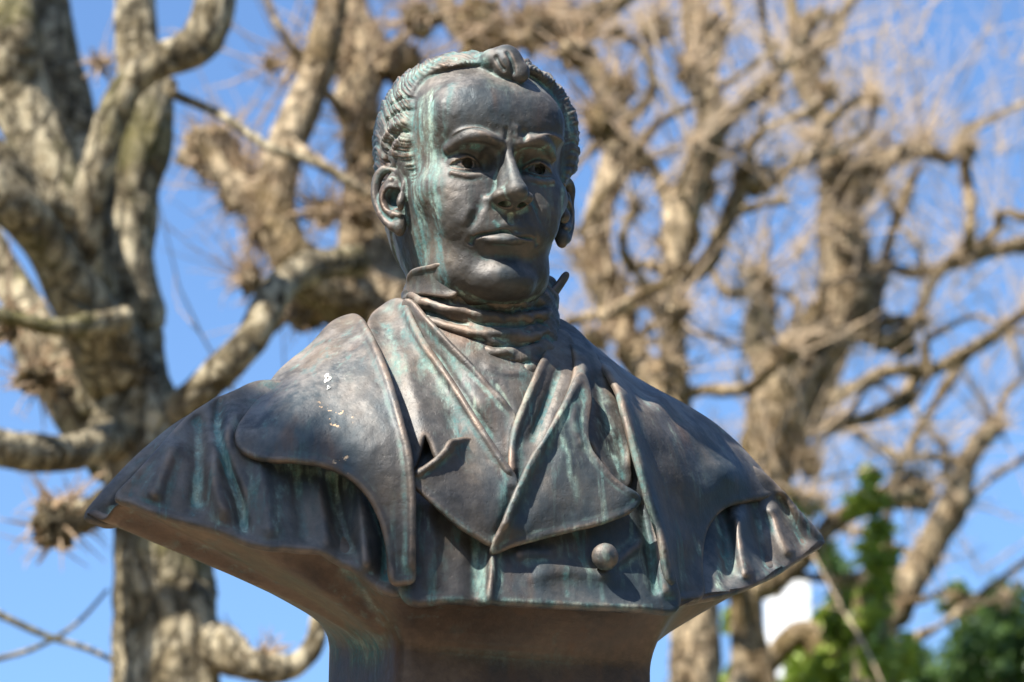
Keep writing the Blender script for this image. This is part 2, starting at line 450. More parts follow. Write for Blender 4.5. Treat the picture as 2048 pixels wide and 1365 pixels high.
def build_head():
    F = Field((-236, -330, -262), (236, 300, 312), 2.3)
    sl, X, Y, Z = F.box((-240, -335, -265), (240, 305, 315))
    F.d[sl] = head_base(X, Y, Z)
    E = F.ell; Cn = F.chain
    # hair: a thicker cap behind the hairline
    def hair(X, Y, Z):
        g = head_base(X, Y, Z, 13.0) + 9*sstep(70, -10, Y) + 5*sstep(190, 230, Y)*sstep(20, 100, Z)
        ax = np.abs(X)
        # hairline: far forward on the crown, back at the temples, down to the sideburns
        zh = 120 - 0.0028*np.clip(Y-60, -200, 200)**2*0.0 + np.where(Y > 185, (Y-185)*0.9, 0)
        temple = 96 - 12*sstep(60, 170, Y) + 10*sstep(40, -40, Y)
        zl = temple + (zh-temple)*sstep(178, 222, Y)*sstep(150, 90, ax)
        zl = zl - 100*sstep(-10, -90, Y)
        nape = (-70-Y)*0.9
        g = smax(g, (Z-zl)*0.7, 16)
        g = smax(g, np.where(Z > -200, nape, nape)+np.clip((Z+30)*0.9, -300, 60), 14)
        return g
    F.put((-236, -330, -262), (236, 300, 312), hair, 5, 'add', pad=0)
    # ---- brows and forehead
    for s in (-1, 1):
        E((s*52, 100, 160), (74, 56, 40), 50)                     # frontal eminences
        Cn([(s*20, 40, 214), (s*50, 47, 216), (s*84, 46, 201), (s*110, 30, 168)], [10, 11, 10, 7], 10)  # brow ridge
        
        # ---- eye sockets
        E((s*70, 1, 212), (40, 29, 46), 13, 'sub')
        E((s*39, 2, 212), (17, 26, 44), 9, 'sub')
        # ---- cheek bones
        E((s*100, -46, 124), (46, 36, 42), 50)
        E((s*64, -104, 160), (50, 60, 36), 44)
        E((s*66, -215, 96), (48, 54, 70), 40)                    # jaw
    E((0, 50, 205), (22, 26, 14), 14)                             # glabella
    # ---- nose
    Cn([(0, 38, 208), (0, 8, 217), (0, -24, 235), (0, -52, 250), (0, -70, 258)], [10, 9.5, 11, 14, 19], 9)
    Cn([(0, 6, 198), (0, -14, 207), (0, -50, 222), (0, -76, 226)], [14, 18, 26, 31], 12)
    for s in (-1, 1):
        E((s*24, -80, 226), (17, 16, 27), 9, rot=(0, s*14, 0))   # wings
        Cn([(s*40, -86, 208), (s*54, -112, 200)], [8, 8], 12)
    E((0, -75, 260), (20, 17, 20), 8)                             # tip
    Cn([(0, -88, 256), (0, -98, 226), (0, -102, 208)], [9, 8, 9], 6)
    for s in (-1, 1):
        Cn([(s*15, -101, 240), (s*20, -90, 226), (s*20, -80, 214)], [8.5, 9, 7], 3, 'sub')
    # ---- mouth area: the muzzle, then lips
    E((0, -141, 178), (72, 50, 42), 26)
    Cn([(-44, -150, 198), (-24, -143, 209), (-9, -137, 216), (0, -139, 217), (9, -137, 216), (24, -143, 209), (44, -150, 198)], [3, 6, 8, 7.5, 8, 6, 3], 9)
    Cn([(-44, -158, 198), (-22, -165, 215), (0, -167, 220), (22, -165, 215), (44, -158, 198)], [5, 9, 11, 9, 5], 7)
    Cn([(0, -118, 222), (0, -130, 223)], [5, 6], 7, 'sub')      # philtrum
    E((0, -199, 222), (44, 13, 17), 13, 'sub')                    # under the lip
    E((0, -248, 172), (56, 34, 35), 28)                           # chin
    E((0, -246, 184), (28, 22, 19), 24)
    for s in (-1, 1):
        # eyeball and lids
        c = np.array((s*75, -1, 150.0))
        F.put(c-38, c+38, lambda X, Y, Z: np.sqrt((X-c[0])**2+(Y-c[1])**2+(Z-c[2])**2)-31.0, 2.5, 'add')
        def lids(X, Y, Z, s=s, c=c):
            x = (X-c[0])*s                       # outwards positive
            ball = np.sqrt((X-c[0])**2+(Y-c[1])**2+(Z-c[2])**2)-36.5
            u = np.clip((x+33)/68, 0, 1)         # inner corner to outer corner
            top = -5 + 17.5*np.abs(np.sin(np.pi*u**0.85))**0.8
            bot = -5 - 6.5*np.sin(np.pi*u**1.15)
            op = np.maximum((Y-c[1])-top, bot-(Y-c[1]))
            op = np.maximum(op, np.maximum(-33-x, x-35))
            return np.maximum(ball, -op)*0.9
        F.put(c-40, c+40, lids, 3.0, 'add')
        # crease above the upper lid
        Cn([(c[0]-s*30, 8, 192), (c[0], 24, 201), (c[0]+s*32, 8, 184)], [4, 4.5, 3.5], 5, 'sub')
        # pouch below the lower lid
        Cn([(c[0]-s*30, -24, 188), (c[0], -30, 192), (c[0]+s*30, -22, 180)], [3, 4, 3], 9)
        # drilled iris with a light spot left standing
        ic = c + np.array((3.0, 2.5, 0))
        def ring(X, Y, Z, c=ic):
            r = np.sqrt((X-c[0])**2+(Y-c[1])**2)
            return np.maximum(r-11.5, 16-np.sqrt((X-c[0])**2+(Y-c[1])**2+(Z-c[2])**2))
        F.put(ic+(-16, -16, 10), ic+(16, 16, 40), ring, 1.5, 'sub')
        
    # ---- ears
    for s in (-1, 1):
        ear(F, s)
    # ---- forelock curl and hair clumps
    E((16, 216, 166), (33, 38, 32), 8, rot=(-20, 0, 12))
    E((34, 196, 186), (20, 26, 16), 7, rot=(-20, 0, 10))
    E((-8, 224, 142), (26, 24, 34), 10)
    E((0, 222, 10), (96, 38, 110), 24)
    return F.mesh()

def ear(F, s):
    # ear frame: o = centre, e_b = backwards-outwards (the blade), e_y up (leaning back), e_n = outwards normal
    o = np.array((s*154.0, -46.0, 32.0))
    flare = R(38)
    eb = np.array((s*math.sin(flare), 0.0, -math.cos(flare))); 
    en = np.array((s*math.cos(flare), 0.0, math.sin(flare)))
    ey = np.array((0, 0.985, -0.17)) ; ey /= np.linalg.norm(ey)
    def Q(b, y, n): return o+eb*b+ey*y+en*n
    F.chain([Q(14, 44, 2), Q(26, 8, 0), Q(18, -36, 4)], [20, 22, 16], 8)
    F.chain([Q(22, 20, 2), Q(30, 0, 2), Q(24, -20, 2)], [26, 26, 20], 8)
    F.chain([Q(-6, 8, 20), Q(-14, 36, 16), Q(0, 66, 13), Q(26, 76, 12), Q(50, 60, 12), Q(60, 24, 12), Q(54, -12, 12), Q(40, -42, 12), Q(24, -60, 12)], [6, 7, 8, 9, 9.5, 9.5, 9, 9, 9], 5)
    F.ell(Q(10, -58, 8), (13, 24, 13), 10)
    # bowl and groove
    F.ell(Q(18, 2, 25), (17, 25, 18), 5, 'sub')
    F.ell(Q(10, 4, 14), (14, 20, 22), 5, 'sub')
    F.chain([Q(6, 48, 26), Q(26, 58, 24), Q(44, 42, 24), Q(48, 12, 24), Q(42, -16, 24)], [6.5, 7.5, 7, 6, 5], 4, 'sub')
    F.chain([Q(14, 44, 20), Q(34, 30, 18), Q(40, 4, 17), Q(32, -22, 16), Q(16, -36, 17)], [6, 7, 7.5, 7, 7], 4)   # antihelix
    F.chain([Q(-8, 4, 20), Q(-6, -12, 24), Q(-4, -22, 20)], [8, 9, 7], 5)     # tragus
    F.chain([Q(16, -34, 18), Q(4, -38, 18)], [8, 6], 4)

def detail_head(sc):
    sc.refresh(); sc.v += sc.n*(0.9*vnoise(sc.v, 15, 21, 2)+1.2*vnoise(sc.v, 44, 22, 1))[:, None]
    """creases, lips, brows and wrinkles, modelled on the cast head"""
    sc.tree(); K = sc.stroke
    # mouth
    K([(940, 479), (961, 471), (985, 467), (1008, 463), (1034, 471), (1056, 476), (1072, 480)], 6, -10, 'crease', .15)
    K([(962, 482), (985, 480), (1010, 480), (1036, 484)], 10, 8, 'round', .3)
    K([(947, 472), (942, 482), (938, 492)], 8, -5, 'round', .3)
    K([(1070, 474), (1074, 484), (1075, 496)], 8, -4, 'round', .3)
    # folds from nose to mouth
    K([(974, 396), (958, 420), (944, 446), (934, 466)], 13, -5, 'round', .3)
    K([(950, 405), (934, 430), (922, 458)], 18, 4, 'round', .3)
    K([(1064, 400), (1078, 430), (1084, 462)], 10, -5, 'round', .3)
    # brows
    K([(893, 292), (908, 272), (932, 262), (960, 264), (985, 276), (1003, 290)], 11, 3, 'round', .3)
    K([(896, 282), (914, 265), (940, 257), (966, 260), (990, 270)], 5, 4, 'round', .3)
    K([(1052, 292), (1070, 280), (1095, 274), (1118, 280), (1132, 296)], 10, 3, 'round', .3)
    K([(1060, 284), (1082, 273), (1106, 272), (1126, 284)], 5, 4, 'round', .3)
    # loose locks over the ear
    K([(832, 258), (806, 246), (780, 262), (762, 296)], 11, 6, 'round', .2)
    K([(828, 272), (806, 262), (786, 278), (772, 306)], 6, -7, 'round', .2)
    K([(826, 292), (806, 280), (790, 296), (788, 322)], 12, 6, 'round', .2)
    K([(770, 312), (776, 330), (796, 338)], 8, -8, 'round', .2)
    K([(834, 222), (800, 222), (768, 246)], 6, -6, 'round', .2); K([(834, 200), (806, 196), (776, 214)], 5, -5, 'round', .2)
    K([(1140, 190), (1150, 215)], 9, 9, 'round', .3); K([(1152, 232), (1158, 262)], 9, 9, 'round', .3); K([(1150, 280), (1160, 310)], 9, 9, 'round', .3)
    # forelock
    K([(990, 108), (996, 126), (1012, 146)], 6, -5, 'round', .2)
    K([(1012, 100), (1024, 124), (1026, 154)], 6, -5, 'round', .2)
    # frown
    K([(1030, 245), (1034, 262), (1030, 282)], 8, 3, 'round', .3)
    K([(1012, 250), (1014, 268), (1010, 286)], 7, -3.5, 'round', .3)
    K([(1047, 256), (1050, 272), (1046, 290)], 7, -3.5, 'round', .3)

def patina_head(sc):
    sc.tree()
    K = lambda pts, r, p, tp=.15: sc.stroke(pts, r, 0, 'round', tp, pat=p)
    K([(838, 190), (832, 300), (838, 420), (848, 560)], 40, .85, .05)
    K([(866, 170), (862, 280), (872, 420), (890, 590)], 26, .85, .05)
    K([(905, 160), (890, 230), (884, 300)], 14, .5)
    K([(800, 170), (830, 148), (880, 118), (930, 104), (990, 104)], 26, .9)
    K([(900, 112), (940, 122), (985, 128)], 16, .8)
    K([(1056, 160), (1100, 186), (1136, 240), (1150, 300)], 14, .8)
    K([(1128, 290), (1126, 380), (1120, 470), (1104, 570)], 12, .8)
    K([(918, 300), (940, 292), (968, 300)], 13, 1.0)
    K([(1068, 306), (1090, 296), (1112, 302)], 13, 1.0)
    K([(888, 560), (930, 590), (990, 606), (1060, 600), (1100, 580)], 13, .9)
    K([(985, 440), (1000, 456)], 8, .7)
    K([(760, 280), (768, 320)], 10, .7); K([(752, 372), (760, 350), (780, 340)], 9, .5); K([(1136, 400), (1140, 470)], 8, .6)

def hair_texture(sc, local):
    """locks combed back from the forehead"""
    x, y, z = local.T
    ax = np.abs(x)
    zh = 120 + np.where(y > 185, (y-185)*0.9, 0)
    temple = 96 - 12*sstep(60, 170, y) + 10*sstep(40, -40, y)
    zl = temple + (zh-temple)*sstep(178, 222, y)*sstep(150, 90, ax) - 100*sstep(-10, -90, y)
    m = sstep(2, -14, z-zl)*sstep(-70, -20, y+0.9*np.clip(-z, 0, 200)*0.2)
    m *= 1-sstep(-14, -30, y)*sstep(-60, -30, z)         # not on the ears
    arc = 175*np.arctan2(y-30, ax)
    w = 22*vnoise(local, 80, 3, 1)+2*vnoise(local, 40, 5)+8*np.sin(z/38.0)
    u = (arc + 0.30*z*np.where(ax > 90, 1, .3) + w)/25.0
    fr = u-np.floor(u); cell = np.floor(u)
    saw = fr**1.3*sstep(1.0, 0.86, fr)
    fine = np.sin(u*2*np.pi*3.1+2*vnoise(local, 20, 6))
    lock = vnoise(local, 26, 9)
    fl = sstep(70, 48, np.linalg.norm(local-np.array((12, 222, 158)), axis=1))
    m = m*(1-fl)
    de = np.sqrt((ax-176)**2+((y+42)/1.25)**2+(z-14)**2)
    m = m*sstep(62, 84, de)
    d = 9.5*(saw-.45)*(0.6+0.4*np.sin(cell*2.7))*(0.8+.3*vnoise(local, 60, 12, 1)) + 1.0*fine + np.where(x > 60, 8*lock+7, 1.6*lock)
    sc.v += sc.n*(m*d)[:, None]
    sc.hair = m
    sc.refresh()
# ================================================================ garments: thick cloth sheets cast in bronze
def tps_fit(xy, f, lam=1.0):
    n = len(xy); r2 = ((xy[:, None]-xy[None])**2).sum(-1)
    K = 0.5*r2*np.log(r2+1e-9); K[np.arange(n), np.arange(n)] = lam*1000
    Pm = np.column_stack([np.ones(n), xy]); A = np.zeros((n+3, n+3))
    A[:n, :n] = K; A[:n, n:] = Pm; A[n:, :n] = Pm.T
    w = np.linalg.solve(A, np.concatenate([f, np.zeros(3)]))
    def ev(q):
        out = np.empty(len(q))
        for i in range(0, len(q), 4000):
            qq = q[i:i+4000]; r2 = ((qq[:, None]-xy[None])**2).sum(-1)
            out[i:i+4000] = (0.5*r2*np.log(r2+1e-9))@w[:n] + w[n] + qq@w[n+1:]
        return out
    return ev

def in_poly(q, poly):
    x, y = q[:, 0], q[:, 1]; c = np.zeros(len(q), bool); j = len(poly)-1
    for i in range(len(poly)):
        xi, yi = poly[i]; xj, yj = poly[j]
        m = ((yi > y) != (yj > y)) & (x < (xj-xi)*(y-yi)/(yj-yi+1e-12)+xi)
        c ^= m; j = i
    return c

def resample(pl, step, closed=True):
    q = np.vstack([pl, pl[:1]]) if closed else np.asarray(pl)
    L = np.concatenate([[0], np.cumsum(np.linalg.norm(np.diff(q[:, :2], axis=0), axis=1))])
    n = max(8, int(L[-1]/step)); t = np.linspace(0, L[-1], n, endpoint=not closed)
    return np.column_stack([np.interp(t, L, q[:, k]) for k in range(q.shape[1])])

def pld(q, pl):
    """distance in the picture to a polyline, signed side (+ = right hand of travel), position along"""
    best = np.full(len(q), 1e9); sd = np.zeros(len(q)); tt = np.zeros(len(q))
    L = np.concatenate([[0], np.cumsum(np.linalg.norm(np.diff(pl, axis=0), axis=1))]); L /= L[-1]
    for i in range(len(pl)-1):
        a, b = pl[i], pl[i+1]; ab = b-a; v = q-a
        t = np.clip(v@ab/(ab@ab+1e-9), 0, 1); w = v-t[:, None]*ab; d = np.hypot(w[:, 0], w[:, 1])
        m = d < best; best[m] = d[m]; sd[m] = np.sign(ab[0]*w[m, 1]-ab[1]*w[m, 0]); tt[m] = L[i]+(L[i+1]-L[i])*t[m]
    return best, sd, tt

def folds(q, f, lst):
    """add relief to the depth: (points, width, height, kind, taper)"""
    for it in lst:
        pts, r, amp = it[:3]; kind = it[3] if len(it) > 3 else 'round'; tp = it[4] if len(it) > 4 else 0.2
        pl = catmull(np.array(pts, float), 6); d, sd, t = pld(q, pl)
        w = 1.0
        if tp > 0: w = sstep(0, tp, t)*sstep(0, tp, 1-t)
        elif tp < 0: w = sstep(0, -tp, 1-t)
        elif tp == 0: w = 1.0
        u = d/r
        if kind == 'round': g = np.exp(-u*u*1.8)
        elif kind == 'sharp': g = np.clip(1-u, 0, 1)**1.3
        elif kind == 'step': g = sstep(-1, 1, sd*u)        # raises the right-hand side
        if kind == 'step': g = np.where(u < 8, g, g)*1.0
        f = f + amp*g*w
    return f

def relax(p, T, n=2, k=0.5, fix=None):
    e = np.vstack([T[:, [0, 1]], T[:, [1, 2]], T[:, [2, 0]]]) if T.shape[1] == 3 else np.vstack([T[:, [0, 1]], T[:, [1, 2]], T[:, [2, 3]], T[:, [3, 0]]])
    e = np.vstack([e, e[:, ::-1]])
    cnt = np.bincount(e[:, 0], minlength=len(p))[:, None]+1e-9
    for _ in range(n):
        s = np.column_stack([np.bincount(e[:, 0], p[e[:, 1], j], len(p)) for j in range(3)])/cnt
        q = p+(s-p)*k
        if fix is not None: q[fix] = p[fix]
        p = q
    return p

def sheet(name, outline, keys, relief=(), thick=14, step=4.2, hem=(0, 8), mat=None, parent=None, sharp=(), nz=1.5, nohem=()):
    """outline: (px, py, f) seen in the picture; keys: extra (px, py, f); a cast sheet with a rounded rim"""
    out = np.array([o[:3] for o in outline], float)
    cm = catmull(out, 8, closed=True)
    bd = resample(cm, step)
    if hem[0] >= 0: pass
    lo, hi = bd[:, :2].min(0), bd[:, :2].max(0)
    gx, gy = np.meshgrid(np.arange(lo[0], hi[0], step), np.arange(lo[1], hi[1], step*0.87))
    gx = gx + (np.arange(gx.shape[0]) % 2)[:, None]*step*0.5
    q = np.column_stack([gx.ravel(), gy.ravel()])
    q = q[in_poly(q, bd[:, :2])]
    d, _, _ = pld(q, np.vstack([bd[:, :2], bd[:1, :2]])); q = q[d > step*0.75]
    allq = np.vstack([bd[:, :2], q]); nb = len(bd)
    r = delaunay_2d_cdt([Vector(p) for p in allq], [(i, (i+1) % nb) for i in range(nb)], [], 1, 1e-4)
    V = np.array([tuple(p) for p in r[0]]); T = np.array([t for t in r[2] if len(t) == 3], np.int64)
    # boundary edges give the rim loop
    kk = np.vstack([out] + ([np.array(keys, float)] if len(keys) else []))
    ev = tps_fit(kk[:, :2], kk[:, 2], 0.02)
    f = ev(V)
    dist, _, _ = pld(V, np.vstack([bd[:, :2], bd[:1, :2]]))
    f = folds(V, f, relief)
    hw = np.ones(len(V))
    for hx, hy, hr in nohem: hw *= sstep(hr*.6, hr, np.hypot(V[:, 0]-hx, V[:, 1]-hy))
    if hem[0]: f = f + hw*hem[0]*np.exp(-((dist-hem[1]*0.6)/hem[1])**2*2.2)
    f = f + nz*vnoise(np.column_stack([V, np.zeros(len(V))]), 26, len(name)) + nz*1.3*vnoise(np.column_stack([V, np.ones(len(V))]), 90, len(name)+3, 1)
    p = P(V[:, 0], V[:, 1], f)
    # triangle winding so that normals look forward
    a, b, c = p[T[:, 0]], p[T[:, 1]], p[T[:, 2]]
    view = bust_to_lens(p); va, vb, vc = view[T[:, 0]], view[T[:, 1]], view[T[:, 2]]
    nn = np.cross(vb-va, vc-va); fl = nn[:, 2] < 0; T[fl] = T[fl][:, [0, 2, 1]]
    n = vnormals(p, T)
    e = {}
    for t in T:
        for i in range(3):
            k = (int(t[i]), int(t[(i+1) % 3])); e[k] = 1
    be = {k[0]: k[1] for k in e if (k[1], k[0]) not in e}
    s0 = next(iter(be)); loop = [s0]
    while be[loop[-1]] != s0 and len(loop) < len(be)+2: loop.append(be[loop[-1]])
    loop = np.array(loop); m = len(loop)
    for _ in range(4): p[loop] = 0.5*p[loop]+0.25*(np.roll(p[loop], 1, 0)+np.roll(p[loop], -1, 0))
    p = relax(p, T, 2, 0.5, loop)
    n = vnormals(p, T); nl = n[loop].copy()
    for _ in range(10): nl = 0.34*nl+0.33*(np.roll(nl, 1, 0)+np.roll(nl, -1, 0))
    nl /= np.linalg.norm(nl, axis=1, keepdims=True); n[loop] = nl
    nv = len(p); back = p-n*thick
    tan = np.roll(p[loop], -1, 0)-np.roll(p[loop], 1, 0); outw = np.cross(tan, n[loop])
    outw /= np.linalg.norm(outw, axis=1, keepdims=True)+1e-9
    for _ in range(8): outw = 0.34*outw+0.33*(np.roll(outw, 1, 0)+np.roll(outw, -1, 0))
    outw /= np.linalg.norm(outw, axis=1, keepdims=True)+1e-9
    rings = []
    for ang in (35, 90, 145):
        a_ = R(ang); rings.append(p[loop]-nl*thick*(0.5-0.5*math.cos(a_)) + outw*thick*0.42*math.sin(a_))
    vv = np.vstack([p, back]+rings)
    F = [T, T[:, [0, 2, 1]]+nv]
    ids = [loop, 2*nv+np.arange(m), 2*nv+m+np.arange(m), 2*nv+2*m+np.arange(m), loop+nv]
    for A, B in zip(ids[:-1], ids[1:]):
        a1, a2, b1, b2 = A, np.roll(A, -1), B, np.roll(B, -1)
        F += [np.column_stack([a1, b1, b2]), np.column_stack([a1, b2, a2])]
    F = np.vstack(F)
    sc = Sculpt(vv, F); sc.n = vnormals(sc.v, sc.f); sc.rim = np.concatenate([np.exp(-dist/7.0), np.zeros(nv), np.full(3*m, .9)])
    sc.q = np.vstack([V, V, np.repeat(V[loop], 1, 0), V[loop], V[loop]])
    sc.poly = bd[:, :2]; sc.ev = ev; sc.thick = thick
    return sc

def cast(sc, name, mat, parent=None):
    a = sc.v[sc.f[:, 0]]; c = sc.v[sc.f[:, 2]]; b = sc.v[sc.f[:, 1]]
    if np.sum(a*np.cross(b, c)) < 0: sc.f = sc.f[:, ::-1].copy()       # faces look outwards
    me = new_mesh(name, bust_to_world(sc.v)-np.array(BASE), sc.f, mat)
    set_attr(me, 'patina', sc.pat)
    if hasattr(sc, 'chip'): set_attr(me, 'chip', sc.chip)
    rim = getattr(sc, 'rim', None); set_attr(me, 'wear', rim if rim is not None else np.zeros(len(sc.v)))
    o = bpy.data.objects.new(name, me)
    return put(o, name, parent)

def loft(rings, name='', step=None, cap=True):
    """rings: list of (n,3) closed point loops in bust axes"""
    n = len(rings[0]); v = np.vstack(rings); F = []
    for k in range(len(rings)-1):
        a = np.arange(n)+k*n; b = np.roll(np.arange(n), -1)+k*n
        F += [np.column_stack([a, b, b+n]), np.column_stack([a, b+n, a+n])]
    if cap:
        v = np.vstack([v, rings[0].mean(0), rings[-1].mean(0)]); c0, c1 = len(v)-2, len(v)-1
        a = np.arange(n); b = np.roll(a, -1); k = (len(rings)-1)*n
        F += [np.column_stack([b, a, np.full(n, c0)]), np.column_stack([a+k, b+k, np.full(n, c1)])]
    sc = Sculpt(v, np.vstack(F)); return sc
# ================================================================ the bust, part by part
BASE = tuple(bust_to_world(np.array((40.0, -1420.0, -50.0))))      # foot of the bronze shaft on its pedestal

def ang_ring(pts, c, ax, az, th):
    """resample a closed outline of bust points so that its points sit at the given angles round c"""
    q = catmull(pts, 6, closed=True)
    a = np.arctan2((q[:, 2]-c[2])/az, (q[:, 0]-c[0])/ax); o = np.argsort(a); a = a[o]; q = q[o]
    a = np.concatenate([a-2*np.pi, a, a+2*np.pi]); q = np.vstack([q, q, q])
    return np.column_stack([np.interp(th, a, q[:, k]) for k in range(3)])

def body_core():
    N = 420
    th = np.linspace(-np.pi, np.pi, N, endpoint=False)
    front = [(175, 1025, -50), (206, 1040, -10), (240, 1008, 40), (300, 1025, 78), (400, 1052, 116), (520, 1092, 154), (640, 1099, 174), (720, 1147, 192), (800, 1187, 212),
             (900, 1197, 234), (1060, 1203, 248), (1200, 1210, 243), (1340, 1216, 214), (1405, 1193, 166), (1500, 1172, 86), (1590, 1120, -44), (1648, 1080, -150)]
    fr = np.array([P(*p) for p in front])
    L, Rr = fr[0], fr[-1]
    back = np.array([(L[0]+90, L[1]+10, -190), (-500, (L[1]), -250), (-200, L[1]-25, -285), (100, Rr[1]-25, -290), (450, Rr[1], -270), (700, Rr[1]+5, -215)])[::-1]
    back[:, 1] += (-50-back[:, 2])*0.12
    c6 = np.array((20.0, fr[:, 1].mean(), -40.0))
    cut = ang_ring(np.vstack([fr, back]), c6, 800, 260, th)
    def ring(Lp, Rp, Fp, zb, n):
        Lq, Rq, Fq = P(*Lp), P(*Rp), P(*Fp)
        cx, cz = (Lq[0]+Rq[0])/2, -40.0; cs, sn = np.cos(th), np.sin(th)
        r = (np.abs(cs)**n+np.abs(sn)**n)**(-1/n)
        ax = (Rq[0]-Lq[0])/2; X = cx+ax*r*cs
        Z = np.where(sn > 0, (Fq[2]-cz)*r*sn, (cz-zb)*r*sn)+cz
        ys = np.where(cs > 0, Rq[1], Lq[1]); w = np.abs(r*cs)**1.5
        yc = np.where(sn > 0, Fq[1], (Lq[1]+Rq[1])/2+10)
        Y = yc*(1-w)+ys*w
        return np.column_stack([X, Y, Z])
    rings = [ring((818, 640, -40), (1092, 650, -40), (960, 640, 90), -150, 2.0),
             ring((800, 660, -40), (1112, 668, -40), (975, 690, 110), -165, 2.0),
             ring((716, 676, -50), (1146, 700, -50), (985, 750, 140), -185, 2.1),
             ring((610, 745, -50), (1225, 765, -70), (1000, 830, 165), -205, 2.1),
             ring((500, 815, -50), (1310, 835, -90), (1010, 920, 185), -225, 2.1),
             ring((395, 875, -45), (1395, 905, -115), (1020, 1000, 195), -240, 2.0),
             ring((300, 945, -50), (1480, 990, -130), (1030, 1090, 200), -255, 1.9)]
    rings.append(cut*np.array((.985, 1, .97))+np.array((0, 14, 0)))
    q = np.stack(rings)                                 # smooth from ring to ring
    dense = catmull(q.reshape(len(q), -1), 7).reshape(-1, N, 3)
    out = list(dense)+[cut]; ncut = (len(out)-1)*N
    # underside sweeping in to the square shaft
    FS = 124.0
    fl, frr = P(802, 1300, FS), P(1312, 1300, FS)
    zb = -372.0; y0 = P(1055, 1325, FS)[1]
    cx, cz = (fl[0]+frr[0])/2, (FS+zb)/2; ax, az = (frr[0]-fl[0])/2, (FS-zb)/2
    def cut_angle(*p):
        q = P(*p); return math.atan2((q[2]-c6[2])/260, (q[0]-c6[0])/800)
    a1, a2 = cut_angle(806, 1190, 214), cut_angle(1342, 1216, 212)
    ph = np.interp(th, [-math.pi, -a1, -a2, 0, a2, a1, math.pi], np.array([-180, -135, -45, 0, 45, 135, 180])*math.pi/180)
    def sq(y, n=16, g=0.0):
        # the ends of the chest hem run down into the corners of the shaft
        cs, sn = np.cos(ph), np.sin(ph); r = (np.abs(cs)**n+np.abs(sn)**n)**(-1/n)
        zz = cz+(az+g)*r*sn
        return np.column_stack([cx+(ax+g)*r*cs, y+(FS-zz)*0.235*np.clip((y-(y0-300))/300, 0, 1), zz])
    hs = np.array([0, .02, .10, .33, .66, .83, .94, .985, 1]); vs = np.array([0, .02, .08, .26, .52, .68, .82, .92, 1])
    t = np.linspace(0, 1, 34); hh = np.interp(t, np.array([0, .03, .1, .3, .58, .74, .88, .95, 1]), hs); vv = np.interp(t, np.array([0, .03, .1, .3, .58, .74, .88, .95, 1]), vs)
    base = sq(y0)
    for h, v in zip(hh[1:], vv[1:]):
        hf = (sstep(a2-.5, a2, th)*sstep(a1+.5, a1, th))[:, None]; h = h**(1-0.45*hf)
        p = cut*(1-h)+base*h; p[:, 1] = cut[:, 1]*(1-v)+base[:, 1]*v
        out.append(p)
    for dy in (20, 45, 75, 110, 160, 230, 300): out.append(sq(y0-dy))
    yb = -1420.0
    for y, g in ((y0-340, 0), (yb+70, 0), (yb+62, 22), (yb+58, 30), (yb+4, 30), (yb, 27)): out.append(sq(y, 14, g))
    sc = loft(out)
    sc.rim = np.zeros(len(sc.v)); sc.ncut = ncut
    return sc

